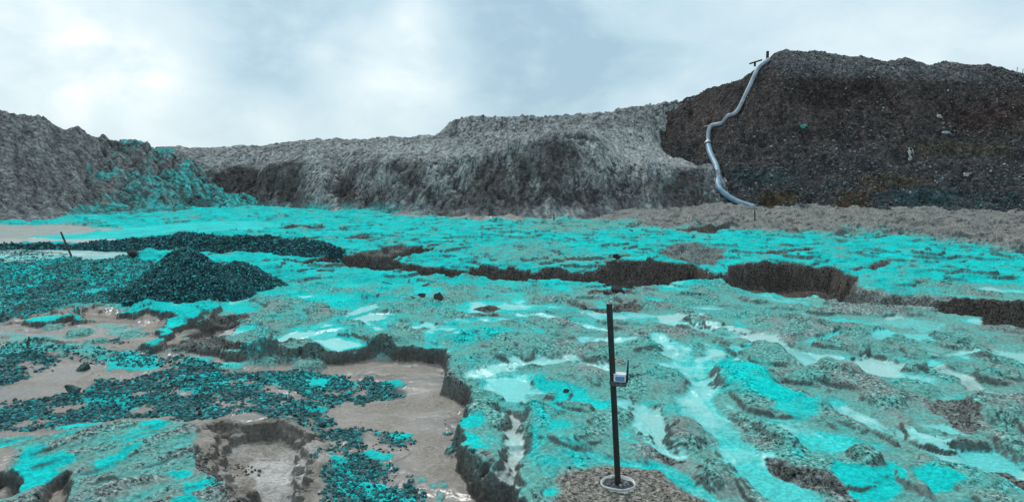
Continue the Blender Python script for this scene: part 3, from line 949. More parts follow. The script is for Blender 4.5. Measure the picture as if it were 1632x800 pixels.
class Hill:
    """hillside through sight-line profiles: base line on the ground, then crest lines at greater and greater distance"""
    def __init__(s, u0, u1, ncol, nrow, base, crests, back=40.0):
        u = np.linspace(u0, u1, ncol)
        s.t = (u - 816.0) / FPX / math.cos(PITCH) * 1.0
        by = curve(base, u)
        # x/y slope of the sight line is fixed per column (small pitch correction folded in)
        s.u = u
        d0 = np.array([unproj(a, b)[1] for a, b in zip(u, by)])
        ds, zs = [d0 - 1.5, d0], [np.full(ncol, -.8), np.full(ncol, -.05)]
        for pts, off in crests:
            o = curve(off, u) if isinstance(off, list) else np.full(ncol, off)
            d = d0 + o
            y = curve(pts, u)
            z = np.array([ray_z(a, b, q) for a, b, q in zip(u, y, d)])
            ds.append(d)
            zs.append(z)
        ds.append(ds[-1] + back * .5); zs.append(zs[-1] - .8)
        ds.append(ds[-1] + back); zs.append(zs[-1] - back * .35)
        s.ds, s.zs = np.array(ds), np.array(zs)
        rows = []
        fr = np.linspace(0, len(ds) - 1, nrow)
        seg = []
        # share rows: most on the visible faces
        nseg = len(ds) - 1
        wts = np.array([.4] + [1.0] * (nseg - 3) + [.25, .15])
        cnt = np.maximum(3, (wts / wts.sum() * nrow).astype(int))
        for k in range(nseg):
            f = np.linspace(0, 1, cnt[k], endpoint=(k == nseg - 1))
            for q in f:
                rows.append(k + q)
        rows = np.array(rows)
        k = np.minimum(rows.astype(int), nseg - 1)
        f = (rows - k)[:, None]
        s.Y = s.ds[k] * (1 - f) + s.ds[k + 1] * f
        zl = s.zs[k] * (1 - f) + s.zs[k + 1] * f
        s.Z = zl
        s.par = np.repeat(rows[:, None], ncol, 1)
        # exact lateral slope per column
        dirs = np.array([pix_dir(a, 300.0) for a in u])
        s.slope = dirs[:, 0] / dirs[:, 1]
        s.X = s.Y * s.slope[None, :]
        s.U = np.repeat(u[None, :], len(rows), 0)
        for n in 'XYZ':
            setattr(s, n, getattr(s, n).astype(F32))
        s.par = s.par.astype(F32)

    def smooth(s, times=2):
        for _ in range(times):
            Z = s.Z.copy()
            Z[1:-1] = .25 * s.Z[:-2] + .5 * s.Z[1:-1] + .25 * s.Z[2:]
            Z[:, 1:-1] = .25 * Z[:, :-2] + .5 * Z[:, 1:-1] + .25 * Z[:, 2:]
            s.Z = Z

    def pv(s):
        dep = s.Y * cp - (s.Z - CAM_H) * sp
        return 400 + FPX * (-(s.Z - CAM_H) * cp - s.Y * sp) / dep

    def build(s, name, mat, col, label):
        s.verts = np.stack([s.X, s.Y, s.Z], -1)
        o = np_mesh(name, s.verts.reshape(-1, 3), grid_faces(*s.X.shape), mat, col.reshape(-1, 3))
        tag(o, label, None, None, "structure")
        return o

    def hit(s, px, py):
        """first point of the hillside on a sight line"""
        j = int(np.clip(np.searchsorted(s.u, px), 1, len(s.u) - 1))
        a = (px - s.u[j - 1]) / (s.u[j] - s.u[j - 1])
        Y = s.Y[:, j - 1] * (1 - a) + s.Y[:, j] * a
        Z = s.Z[:, j - 1] * (1 - a) + s.Z[:, j] * a
        rz = np.array([ray_z(px, py, q) for q in Y])
        above = Z >= rz
        i = int(np.argmax(above)) if above.any() else int(np.argmin(np.abs(Z - rz)[: int(len(Z) * .8)]))
        y = Y[i]
        return Vector((y * float(np.interp(px, s.u, s.slope)), float(y), float(Z[i])))

    def z_at(s, x, y):
        sl = x / y
        j = int(np.clip(np.searchsorted(s.slope, sl), 0, len(s.slope) - 1))
        return float(np.interp(y, s.Y[:, j], s.Z[:, j]))


# --- left hill
LH = Hill(-330, 452, 620, 430,
          [(-330, 365), (-150, 358), (0, 356), (60, 352), (150, 345), (240, 340), (330, 336), (400, 332), (452, 329)],
          [([(-330, 255), (-150, 262), (0, 266), (90, 272), (150, 276), (220, 284), (280, 292), (330, 308), (400, 324), (452, 329)],
            [(-330, 8), (0, 8), (200, 7), (330, 4), (452, .8)]),
           ([(-330, 165), (-150, 172), (0, 176), (40, 182), (74, 187), (80, 192), (90, 201), (125, 205), (140, 212), (152, 218), (185, 226), (220, 229), (250, 236), (280, 243), (310, 262), (345, 293),
             (370, 310), (400, 320), (440, 328), (452, 330)], [(-330, 17), (0, 16), (200, 14), (300, 9), (330, 7.5), (452, 1.6)])])
LH.smooth(2)
sl = sst(1, 1.3, LH.par)
fade = sst(470, 380, LH.U) * .75 + .25
X, Y, P = LH.X, LH.Y, LH.par
qa = X * .55 - Y * .84            # gullies run down to the right
qb = X * .84 + Y * .55
rw = fbm(X / 3, Y / 3, 3, 200)
def fissures(x, y, seed):
    """thin branching cracks, 1 in the crack"""
    a1 = np.abs(perlin(x * 1.3, y * 1.2, seed))
    a2 = np.abs(perlin(x * 2.3 + .5, y * 2.1, seed + 1))
    return np.maximum(sst(.085, .015, a1), .8 * sst(.10, .02, a2))


gul = ridged(qb / 3.0 + .8 * rw, qa / 11 + .4 * rw, 4, 201)
gulm = sst(100, 200, LH.U)
cl = fbm(X / .9, Y / 1.1, 5, 205, .62)
b1 = np.abs(perlin(qb / 2.6 + .8 * rw, qa / 13 + .4 * rw, 291)) * 2
b2 = np.abs(perlin(qb / 1.0 + .7 * rw + .2 * cl, qa / 4.5 + .4 * rw, 292)) * 2
b3 = np.abs(perlin(qb / .42 + .4 * cl, qa / 1.3 + .3 * cl, 293)) * 2
gul = b1
LH.Z += sl * fade * (lerp(.20, .60, gulm) * (b1 - .5) + .20 * (b2 - .5) + .08 * (b3 - .5))
LH.Z += sl * fade * .25 * (.18 * cl + 0 * (gul - .3) + .25 * fbm(X / 2.6, Y / 2.6, 3, 207) + .16 * ridged(X / .55, Y / .7, 3, 208))
fis = fissures(qb / 1.0 + .7 * rw + .6 * cl, qa / 2.6 + .5 * cl, 218) * sl
LH.Z -= .09 * fis * fade
nr = grid_normals(LH.X, LH.Y, LH.Z)
col = np.broadcast_to(np.array((.175, .184, .186), F32), X.shape + (3,)) * (1 + .45 * fbm(X / .55, Y / .8, 4, 210) + .2 * fbm(X / 5, Y / 5, 2, 211))[..., None]
PVh = LH.pv()
col = col * (1 + .75 * fbm(qb / .9 + .6 * rw, qa / 9, 4, 221, .6))[..., None]
tealm = sst(-.22, .12, fbm(X / 2.2, Y / 3.2, 4, 212) + .5 * fbm(X / .6, Y / .8, 3, 216) + 1.10 * sst(110, 330, LH.U) * sst(240, 310, PVh) + .9 * sst(326, 348, PVh) * sst(40, 110, LH.U) - .55 * sst(150, 90, LH.U) - .30 +
                     .5 * sst(300, 330, PVh) * sst(80, 140, LH.U) + .8 * np.exp(-((LH.U - 262) / 30) ** 2) * sst(262, 236, PVh)) * sst(.45, .75, nr[..., 2]) * sst(60, 100, LH.U + (PVh - 300))
tealc = lerp(np.array((.075, .27, .26), F32), np.array((.006, .55, .53), F32), np.clip(.25 + fbm(X / .8, Y / 1., 3, 214) * 1.1 + .6 * sst(230, 400, LH.U), 0, 1)[..., None])
col = lerp(col, tealc, (tealm * .95 * (1 - .5 * fis))[..., None])
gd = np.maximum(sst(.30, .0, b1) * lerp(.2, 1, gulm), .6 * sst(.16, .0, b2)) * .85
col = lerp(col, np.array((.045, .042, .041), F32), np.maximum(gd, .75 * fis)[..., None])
M_hill = earth_mat("hill_earth", 5.0, .6, .30, .95, 22.0, dist=.10, grain=.60, grain_scale=3.0)
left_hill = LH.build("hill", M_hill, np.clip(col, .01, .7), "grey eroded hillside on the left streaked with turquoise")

# --- middle cliff
CL = Hill(215, 1330, 900, 460,
          [(215, 332), (300, 330), (360, 329), (430, 331), (540, 337), (640, 341), (760, 346), (880, 349), (960, 346), (1000, 343), (1130, 338), (1330, 338)],
          [([(215, 268), (330, 262), (370, 272), (400, 280), (425, 268), (460, 262), (505, 262), (535, 280), (550, 292), (566, 270), (600, 258), (660, 264), (700, 262), (750, 256), (800, 238), (830, 228), (880, 217), (930, 211), (950, 222),
              (975, 252), (1000, 262), (1050, 266), (1130, 271), (1170, 300), (1220, 332), (1330, 350)], [(215, 4.5), (360, 4.5), (400, 6), (430, 4), (540, 6.5), (600, 4.5), (760, 5), (850, 6.5), (930, 7.5), (1000, 5), (1330, 5)]),
           ([(215, 246), (340, 246), (430, 247), (480, 243), (560, 243), (640, 243), (700, 240), (760, 234), (800, 224), (830, 219), (880, 213), (930, 206), (960, 212), (1000, 222), (1030, 228), (1060, 248), (1090, 258), (1130, 268), (1170, 300), (1220, 330), (1330, 350)],
            [(215, 9), (760, 10), (880, 11), (1000, 12), (1330, 12)]),
           ([(215, 239), (340, 238), (430, 236), (480, 229), (560, 226), (640, 224), (700, 219), (715, 217), (760, 216), (830, 211), (900, 203), (950, 196), (1000, 197), (1030, 212), (1060, 245), (1090, 262), (1130, 275), (1180, 310), (1330, 350)],
            18.0),
           ([(215, 238), (340, 236), (430, 233), (480, 225), (560, 222), (640, 220), (690, 217), (700, 214), (710, 203), (718, 192), (730, 190), (745, 187), (800, 185), (850, 187), (900, 183), (960, 181), (985, 174), (1040, 166), (1075, 161), (1110, 185), (1150, 230), (1330, 330)],
            [(215, 24), (690, 24), (725, 21.5), (1000, 24), (1330, 27)])], back=50)
CL.smooth(2)
X, Y, P, U = CL.X, CL.Y, CL.par, CL.U
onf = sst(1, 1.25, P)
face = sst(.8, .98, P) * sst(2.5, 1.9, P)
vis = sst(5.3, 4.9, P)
rw = fbm(X / 2.5, Y / 2.5, 3, 230)
gul = ridged(X / 1.5 + 1.0 * rw, Y / 4.5 + .5 * rw, 4, 231)
gulb = ridged(X / 4.6 + .8 * rw, Y / 9, 3, 234)
cl = fbm(X / .8, Y / 1.3, 5, 235, .62)
dg = .55 * CL.Z * np.tanh(3 * fbm(X / 9, X * 0 + .3, 2, 299))             # runnels lean one way or the other
b1 = np.abs(perlin((X + dg) / 3.0 + .9 * rw, Y / 13 + .5 * rw, 295)) * 2
b2 = np.abs(perlin((X + dg) / 1.05 + .8 * rw + .15 * cl, Y / 4.2 + .4 * rw, 296)) * 2
b3 = np.abs(perlin(X / .42 + .4 * cl, Y / 1.2 + .3 * cl, 297)) * 2
t2 = np.abs(perlin(X / 1.5 + .8 * rw, Y / 3.4 + .8 * rw, 298)) * 2
CL.Z += onf * vis * (face * (.42 * (b1 - .5) + .20 * (b2 - .5)) + (1 - face) * (.22 * (t2 - .5) + .06 * (b2 - .5)) + .07 * (b3 - .5))
CL.Z += onf * vis * .4 * (.13 * cl + face * (.55 * (gul - .35) + 1.05 * (gulb - .4)) + (1 - face) * (.26 * (ridged(X / 1.3 + rw, Y / 2.6, 4, 236) - .4) + .25 * fbm(X / 4, Y / 4, 3, 237)))
crest = sst(3.6, 4.4, P) * vis * sst(690, 740, U)
CL.Z += crest * .35 * (ridged(X / 1.0, Y / 3.0, 3, 239) - .4)
fis = fissures(X / .95 + .8 * rw + .55 * cl, Y / lerp(1.5, 2.6, face) + .55 * cl, 249) * onf * vis
CL.Z -= .10 * fis
nr = grid_normals(CL.X, CL.Y, CL.Z)
PVc = CL.pv()
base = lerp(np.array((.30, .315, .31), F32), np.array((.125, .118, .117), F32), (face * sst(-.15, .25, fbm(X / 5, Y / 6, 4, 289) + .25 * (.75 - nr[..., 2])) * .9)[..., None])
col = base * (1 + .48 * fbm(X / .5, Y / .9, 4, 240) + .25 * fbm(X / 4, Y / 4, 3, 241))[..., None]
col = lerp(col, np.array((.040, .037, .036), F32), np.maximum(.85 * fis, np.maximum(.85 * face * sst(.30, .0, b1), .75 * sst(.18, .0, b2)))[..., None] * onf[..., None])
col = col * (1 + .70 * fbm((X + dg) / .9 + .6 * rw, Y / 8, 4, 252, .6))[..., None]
# bare dark brown slump faces
for (ux, uy, ru, rv, k) in ((385, 288, 50, 30, 1), (470, 300, 30, 34, .95), (550, 312, 15, 30, .95), (880, 258, 68, 36, .75), (785, 285, 34, 38, .75), (650, 290, 44, 22, .5), (720, 318, 60, 16, .5), (1000, 305, 60, 24, .45), (900, 315, 60, 18, .4), (1085, 308, 42, 30, .85)):
    w = sst(1.25, .55, np.sqrt(((U - ux) / ru) ** 2 + ((PVc - uy) / rv) ** 2) + .5 * fbm(X / 1.2, Y / 2.0, 4, 243)) * k * sst(2.6, 2.1, P)
    col = lerp(col, np.array((.075, .068, .067), F32) * (1 + .3 * fbm(X / .5, Y / .7, 3, 244))[..., None], w[..., None])
for (ux, uy, ru, rv, k, tl) in ((505, 295, 24, 42, .7, -.25), (605, 285, 34, 20, .6, .3), (660, 238, 120, 10, .5, 0), (590, 240, 80, 8, .45, 0), (1000, 214, 60, 10, .6, 0), (955, 232, 40, 10, .6, .2), (720, 246, 50, 8, .5, 0), (690, 285, 20, 26, .45, .5)):
    uu_, vv_ = U - ux, PVc - uy
    w = sst(1.35, .3, np.sqrt(((uu_ - tl * vv_) / ru) ** 2 + (vv_ / rv) ** 2) + .9 * fbm(X / 1.4, Y / 2.2, 5, 251)) * k * .8
    col = lerp(col, np.array((.42, .435, .425), F32) * ((1 + .3 * cl) * (1 - .8 * fis))[..., None], w[..., None])
# pale wash under the heap
w = sst(1.15, .5, np.sqrt(((U - 1045) / 95) ** 2 + ((PVc - 246) / 30) ** 2) + .4 * fbm(X / 1.5, Y / 2.5, 4, 246))
col = lerp(col, np.array((.46, .47, .455), F32) * ((1 + .25 * cl) * (1 - .7 * fis))[..., None], (w * .8)[..., None])
w = sst(318, 340, PVc) * sst(.0, .3, fbm(X / 1.5, Y / 2, 4, 247) + .25) * (sst(700, 600, U) * sst(470, 500, U) + .9 * sst(560, 470, U))
col = lerp(col, np.array((.05, .40, .385), F32), (w * .8)[..., None])
w = sst(.1, .4, fbm(X / .7, Y / .7, 3, 248)) * sst(1030, 1070, U) * sst(268, 282, PVc)
col = lerp(col, np.array((.08, .17, .18), F32), (w * .6)[..., None])
M_cliff = earth_mat("cliff_earth", 5.0, .6, .30, .95, 20.0, dist=.10, grain=.60, grain_scale=3.0)
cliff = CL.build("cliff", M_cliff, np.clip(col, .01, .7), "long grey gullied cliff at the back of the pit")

# --- dark spoil heap
HP = Hill(955, 2050, 820, 470,
          [(955, 330), (1100, 332), (1160, 337), (1250, 340), (1400, 343), (1632, 349), (1800, 353), (2050, 360)],
          [([(955, 300), (1000, 268), (1050, 246), (1130, 238), (1250, 228), (1400, 222), (1632, 232), (1800, 240), (2050, 250)],
            [(955, 9), (1100, 9), (1632, 8.5), (2050, 8)]),
           ([(955, 270), (985, 232), (1018, 194), (1032, 187), (1060, 178), (1110, 160), (1150, 143), (1180, 131), (1200, 118), (1217, 110), (1245, 96), (1290, 100), (1330, 102), (1360, 107), (1470, 108), (1550, 117), (1632, 134), (1800, 150), (2050, 170)],
            [(955, 15), (1200, 15.5), (1632, 15), (2050, 15)]),
           ([(955, 268), (985, 228), (1018, 190), (1032, 181), (1060, 171), (1110, 153), (1150, 135), (1180, 121), (1200, 105), (1215, 97), (1232, 86), (1245, 80), (1290, 84), (1330, 90), (1400, 95), (1470, 102), (1540, 102), (1632, 112), (1800, 125), (2050, 140)],
            19.0)], back=50)
HP.smooth(3)
X, Y, P, U = HP.X, HP.Y, HP.par, HP.U
onf = sst(1, 1.2, P) * sst(4.2, 3.9, P)
rw = fbm(X / 3, Y / 3, 4, 260)
hgu = np.abs(perlin(X / 2.6 + .9 * rw, Y / 14 + .4 * rw, 281)) + .5 * np.abs(perlin(X / .9 + .5 * rw, Y / 5, 282))
HP.Z += onf * (sst(2.9, 2.4, P) * .8 * (hgu - .35) + .55 * rw + .26 * fbm(X / 1.0, Y / 1.2, 5, 262, .65) + .55 * (ridged(X / 4.5 + .5 * rw, Y / 8, 3, 264) - .4) + .10 * fbm(X / .35, Y / .4, 2, 266))
PVp = HP.pv()
nr = grid_normals(HP.X, HP.Y, HP.Z)
col = np.broadcast_to(np.array((.098, .080, .076), F32), X.shape + (3,)) * (1 + .55 * fbm(X / .7, Y / .9, 5, 270, .6) + .35 * fbm(X / 5, Y / 6, 3, 271))[..., None]
col = col * (1 - .35 * sst(.22, .02, hgu))[..., None] * (1 + .30 * fbm(X / 1.4 + .6 * rw, Y / 12, 4, 283))[..., None]
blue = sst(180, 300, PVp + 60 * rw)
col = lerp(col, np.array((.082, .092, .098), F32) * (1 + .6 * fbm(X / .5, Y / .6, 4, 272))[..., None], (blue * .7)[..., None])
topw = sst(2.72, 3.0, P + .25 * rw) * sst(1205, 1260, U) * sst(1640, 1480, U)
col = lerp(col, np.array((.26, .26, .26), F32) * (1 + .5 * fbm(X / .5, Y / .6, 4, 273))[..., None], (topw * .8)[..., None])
for (ux, uy, ru, rv, cc_, k) in ((1240, 318, 40, 18, (.10, .070, .038), .85), (1360, 318, 34, 22, (.095, .062, .035), .9), (1420, 288, 70, 14, (.125, .095, .062), .7), (1404, 300, 14, 6, (.16, .09, .045), .7),
                                 (1520, 235, 110, 14, (.11, .095, .065), .6), (1331, 126, 13, 9, (.24, .20, .19), .9), (1416, 160, 10, 22, (.10, .072, .07), .8), (1560, 190, 60, 30, (.075, .050, .046), .8),
                                 (1470, 315, 80, 18, (.045, .090, .100), .9), (1580, 322, 70, 16, (.05, .082, .09), .8), (1220, 282, 60, 14, (.07, .12, .125), .6),
                                 (1340, 150, 100, 28, (.060, .046, .045), .8), (1610, 170, 30, 40, (.085, .055, .05), .7)):
    w = sst(1.2, .5, np.sqrt(((U - ux) / ru) ** 2 + ((PVp - uy) / rv) ** 2) + .5 * fbm(X / 1.1, Y / 1.4, 4, 275)) * k
    col = lerp(col, np.array(cc_, F32) * (1 + .4 * fbm(X / .5, Y / .6, 3, 276))[..., None], w[..., None])
M_heap = earth_mat("heap_earth", 6.0, 1.0, .45, .95, 24.0, crack=0.0, dist=.10, grain=.60, grain_scale=3.0)
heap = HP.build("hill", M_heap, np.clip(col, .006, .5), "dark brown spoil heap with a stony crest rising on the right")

# ------------------------------------------------------------------ stones
def rock_protos(n, sub=1, flat=.65, jit=.28, seed=3):
    out = []
    rg = np.random.default_rng(seed)
    for i in range(n):
        bm = bmesh.new()
        bmesh.ops.create_icosphere(bm, subdivisions=sub, radius=1.0)
        v = np.array([q.co[:] for q in bm.verts])
        f = np.array([[q.index for q in p.verts] for p in bm.faces])
        bm.free()
        # cut with a few random planes: angular broken stone
        for _ in range(5):
            nn = rg.normal(size=3)
            nn /= np.linalg.norm(nn)
            dd = v @ nn
            lim = rg.uniform(.45, .8)
            v = v - np.outer(np.maximum(dd - lim, 0), nn)
        v *= 1 + rg.normal(size=(len(v), 1)) * jit * .35
        v *= np.array([rg.uniform(.8, 1.25), rg.uniform(.6, 1.0), flat * rg.uniform(.7, 1.2)])
        out.append((v.astype(F32), f.astype(np.int32)))
    return out


PROTO = rock_protos(14)
PROTO0 = rock_protos(14, sub=1, flat=.7, seed=9)


def stones(pts, sizes, cols, protos=PROTO, seed=1, tilt=.5):
    """many stones as arrays: vertices, triangles, colours"""
    rg = np.random.default_rng(seed)
    VV, FF, CC = [], [], []
    base = 0
    pid = rg.integers(0, len(protos), len(pts))
    for k, (pv, pf) in enumerate(protos):
        ix = np.nonzero(pid == k)[0]
        if not len(ix):
            continue
        n = len(ix)
        a, b, g = rg.uniform(0, 6.283, n), rg.normal(0, tilt, n), rg.normal(0, tilt, n)
        ca, sa, cb, sb, cg, sg = np.cos(a), np.sin(a), np.cos(b), np.sin(b), np.cos(g), np.sin(g)
        z0, o1 = np.zeros(n), np.ones(n)
        Rz = np.stack([ca, -sa, z0, sa, ca, z0, z0, z0, o1], -1).reshape(n, 3, 3)
        Rx = np.stack([o1, z0, z0, z0, cb, -sb, z0, sb, cb], -1).reshape(n, 3, 3)
        Ry = np.stack([cg, z0, sg, z0, o1, z0, -sg, z0, cg], -1).reshape(n, 3, 3)
        R = (Rx @ Ry @ Rz) * sizes[ix][:, None, None]
        v = np.einsum('nij,vj->nvi', R, pv) + pts[ix][:, None, :]
        f = pf[None] + (np.arange(n) * len(pv) + base)[:, None, None]
        VV.append(v.reshape(-1, 3))
        FF.append(f.reshape(-1, 3))
        CC.append(np.repeat(cols[ix], len(pv), 0))
        base += n * len(pv)
    return np.concatenate(VV).astype(F32), np.concatenate(FF).astype(np.int32), np.concatenate(CC).astype(F32)


def pip(poly, x, y):
    c = np.zeros(len(x), bool)
    n = len(poly)
    for i in range(n):
        x1, y1 = poly[i]
        x2, y2 = poly[i - 1]
        m = ((y1 > y) != (y2 > y)) & (x < (x2 - x1) * (y - y1) / (y2 - y1 + 1e-12) + x1)
        c ^= m
    return c


def scatter(poly_px, density, seed, clump=.0, clump_scale=.5, edge=.25):
    poly = to_world(poly_px)
    lo, hi = poly.min(0) - edge, poly.max(0) + edge
    rg = np.random.default_rng(seed)
    n = int((hi[0] - lo[0]) * (hi[1] - lo[1]) * density)
    x = rg.uniform(lo[0], hi[0], n)
    y = rg.uniform(lo[1], hi[1], n)
    wx = x + edge * fbm(x / .5, y / .5, 3, seed)
    wy = y + edge * fbm(x / .5, y / .5, 3, seed + 1)
    m = pip(poly, wx, wy)
    if clump:
        cn = fbm(x / clump_scale, y / clump_scale, 3, seed + 2)
        m &= (cn + rg.uniform(-.25, .25, n)) > (clump - 1)
    return x[m], y[m]


M_stone = earth_mat("stone", 40.0, .5, .25, .8, 110.0, dist=.01)


def gravel_cols(n, seed, teal=.12):
    rg = np.random.default_rng(seed)
    base = np.array((.038, .118, .130)) * rg.uniform(.35, 1.5, (n, 1))
    k = rg.uniform(size=n) < .25
    base[k] = np.array((.07, .24, .24)) * rg.uniform(.6, 1.3, (k.sum(), 1))
    k = rg.uniform(size=n) < teal
    base[k] = np.array((.02, .48, .46)) * rg.uniform(.7, 1.2, (k.sum(), 1))
    return base


# --- gravel strewn over the mud (uncountable)
XS, YS, SS = [], [], []
rg = np.random.default_rng(77)
for k, (pl, dens, cl_, (s0, s1)) in enumerate(fields):
    x, y = scatter(pl, dens, 300 + k * 5, cl_)
    XS.append(x); YS.append(y)
    SS.append((s0 + (s1 - s0) * rg.uniform(size=len(x)) ** 2.6) * np.where(rg.uniform(size=len(x)) < .012, 1.7, 1.0))
n_teal = sum(len(a) for a in XS[:11])
x, y, s_ = np.concatenate(XS), np.concatenate(YS), np.concatenate(SS)
z = ground_z(x, y) + s_ * .12
cg = gravel_cols(len(x), 78, .14)
cg[n_teal:] = np.array((.13, .125, .12)) * rg.uniform(.4, 1.6, (len(x) - n_teal, 1))
v, f, cc_ = stones(np.stack([x, y, z], -1), s_, cg, seed=5)
o = np_mesh("gravel", v, f, M_stone, cc_, smooth=False)
tag(o, "dark teal broken stones strewn over the grey mud at left", None, None, "stuff")

# --- gravel piles: countable heaps
def pile(name, label, heights, px0, px1, y0, y1, res, density, size, seed, teal=.05, group=None, cat="gravel pile"):
    """heights: function (x, y) -> height above the ground over the plan box"""
    nx, ny = int((px1 - px0) / res), int((y1 - y0) / res)
    gx, gy = np.meshgrid(np.linspace(px0, px1, nx), np.linspace(y0, y1, ny))
    hh = heights(gx, gy)
    gz = ground_z(gx, gy) + hh - .12 + .03 * fbm(gx / .2, gy / .2, 3, seed)
    fc = grid_faces(ny, nx)
    keep = (hh.ravel()[fc] > .02).any(1)
    fc = fc[keep]
    used = np.unique(fc)
    rm = np.full(nx * ny, -1)
    rm[used] = np.arange(len(used))
    v0 = np.stack([gx, gy, gz], -1).reshape(-1, 3)[used]
    f0 = rm[fc]
    f0 = np.concatenate([f0[:, [0, 1, 2]], f0[:, [0, 2, 3]]])
    c0 = np.broadcast_to(np.array((.018, .055, .062)), (len(v0), 3))
    rg = np.random.default_rng(seed)
    n = int((px1 - px0) * (y1 - y0) * density)
    x, y = rg.uniform(px0, px1, n), rg.uniform(y0, y1, n)
    h = heights(x, y)
    m = h > .03 + .10 * rg.uniform(size=n)
    x, y, h = x[m], y[m], h[m]
    s = size[0] + (size[1] - size[0]) * rg.uniform(size=len(x)) ** 2
    z = ground_z(x, y) + h - .09 + rg.uniform(-.3, .6, len(x)) * s
    v1, f1, c1 = stones(np.stack([x, y, z], -1), s, gravel_cols(len(x), seed, teal), seed=seed, tilt=.8)
    V = np.concatenate([v0, v1]); Fc = np.concatenate([f0, f1 + len(v0)]); Cc = np.concatenate([c0, c1])
    o = np_mesh(name, V, Fc, M_stone, Cc, smooth=False)
    tag(o, label, cat, group, "thing")
    return o


pk = unproj(285, 484)
PKX, PKY = pk[0], pk[1] + 1.25


def h_cone(x, y):
    n = fbm(np.asarray(x) / .8, np.asarray(y) / .8, 3, 330)
    dx, dy = np.asarray(x) - (PKX - .35), np.asarray(y) - PKY
    r = np.hypot(dx * 1.0, dy * .95) + .18 * n
    a = 1.42 - .80 * np.sqrt(r * r + .06)
    dx2, dy2 = np.asarray(x) - (PKX + .50), np.asarray(y) - (PKY + 1.1)
    b = .95 - .84 * np.sqrt((dx2 * .8) ** 2 + dy2 ** 2 + .08) - .08 * n
    dx3, dy3 = np.asarray(x) - (PKX - 1.7), np.asarray(y) - (PKY + .3)
    c_ = .30 - .30 * np.sqrt((dx3 * .8) ** 2 + dy3 ** 2 + .1) - .08 * n
    return np.maximum(np.maximum(np.maximum(a, b), c_), 0)


pile("gravel_pile", "tall cone of dark teal gravel dumped in front of the long bank", h_cone, PKX - 4, PKX + 4, PKY - 3, PKY + 4.5, .05, 1300, (.015, .05), 340, .05)

b0, b1, b2 = unproj(-160, 396), unproj(300, 392), unproj(560, 400)


def h_bank(x, y):
    x, y = np.asarray(x), np.asarray(y)
    u = 816 + FPX * x / (y * cp + CAM_H * sp)
    cy = np.interp(u, [-200, 0, 150, 300, 420, 500, 560], [29.5, 29.2, 29.0, 28.6, 27.8, 27.2, 27.0])
    hh = np.interp(u, [-200, 0, 100, 150, 200, 300, 400, 450, 500, 530, 550, 570], [.14, .20, .22, .28, .44, .62, .58, .60, .54, .36, .10, -.4])
    n = fbm(x / 1.5, y / 1.5, 3, 350)
    return np.maximum(hh * 1.05 - .52 * np.sqrt((y - cy) ** 2 + .03) + .09 * n + .10, 0)


pile("gravel_pile", "long low bank of dark teal gravel behind the cone shaped pile", h_bank, -22, -4, 26, 32, .09, 380, (.025, .075), 360, .03)

# --- rubble on the spoil heap and its crest (uncountable)
rg = np.random.default_rng(400)
n = 60000
ri = rg.integers(40, int(HP.X.shape[0] * .84), n)
ci = rg.integers(0, HP.X.shape[1] - 1, n)
pp = np.stack([HP.X[ri, ci], HP.Y[ri, ci], HP.Z[ri, ci]], -1).astype(float)
par_ = HP.par[ri, ci]
pvv = PVp[ri, ci]
uu = HP.U[ri, ci]
cln = fbm(pp[:, 0] / 3, pp[:, 1] / 4, 4, 401)
wgt = np.clip(.10 + .65 * sst(170, 290, pvv) + .7 * (par_ > 2.8) * (uu > 1230) + 1.3 * cln, 0.01, 1)
m = rg.uniform(size=n) < wgt
pp, par_, pvv, uu = pp[m], par_[m], pvv[m], uu[m]
pp[:, :2] += rg.normal(0, .12, (len(pp), 2))
s_ = .035 + .13 * rg.uniform(size=len(pp)) ** 3.5
base = np.array((.15, .155, .162)) * rg.uniform(.35, 1.4, (len(pp), 1))
k = rg.uniform(size=len(pp)) < .07
base[k] = np.array((.32, .34, .36)) * rg.uniform(.7, 1.4, (k.sum(), 1))
k = (rg.uniform(size=len(pp)) < .22) & (pvv > 285)
base[k] = np.array((.08, .17, .18)) * rg.uniform(.6, 1.4, (k.sum(), 1))
k = rg.uniform(size=len(pp)) < .12
base[k] = np.array((.10, .07, .06)) * rg.uniform(.6, 1.4, (k.sum(), 1))
v, f, cc_ = stones(pp, s_, base, seed=402)
o = np_mesh("rubble", v, f, M_stone, cc_, smooth=False)
tag(o, "grey and bluish stones scattered over the dark spoil heap", None, None, "stuff")

# ------------------------------------------------------------------ small mesh builders
def tube(bm, pts, rad, seg=12, cap=True):
    """swept tube through points, radius number or list"""
    pts = [Vector(p) for p in pts]
    n = len(pts)
    rads = rad if isinstance(rad, (list, tuple)) else [rad] * n
    rings = []
    up = Vector((0, 0, 1))
    prev = None
    for i, p in enumerate(pts):
        d = (pts[min(i + 1, n - 1)] - pts[max(i - 1, 0)]).normalized()
        if prev is None:
            a = d.cross(up) if abs(d.z) < .95 else d.cross(Vector((1, 0, 0)))
            a.normalize()
        else:
            a = (prev - d * prev.dot(d)).normalized()
        prev = a
        b = d.cross(a)
        rings.append([bm.verts.new(p + (a * math.cos(q) + b * math.sin(q)) * rads[i]) for q in (2 * math.pi * k / seg for k in range(seg))])
    for r0, r1 in zip(rings, rings[1:]):
        for k in range(seg):
            bm.faces.new((r0[k], r0[(k + 1) % seg], r1[(k + 1) % seg], r1[k]))
    if cap:
        bm.faces.new(rings[0][::-1])
        bm.faces.new(rings[-1])


def box(bm, c, s, rot=None, bevel=0.0):
    m = Matrix.Translation(c) @ (rot.to_4x4() if rot else Matrix.Identity(4)) @ Matrix.Diagonal((*s, 1))
    r = bmesh.ops.create_cube(bm, size=1.0, matrix=m)
    if bevel:
        es = list({e for v in r['verts'] for e in v.link_edges})
        bmesh.ops.bevel(bm, geom=es, offset=bevel, segments=2, affect='EDGES')


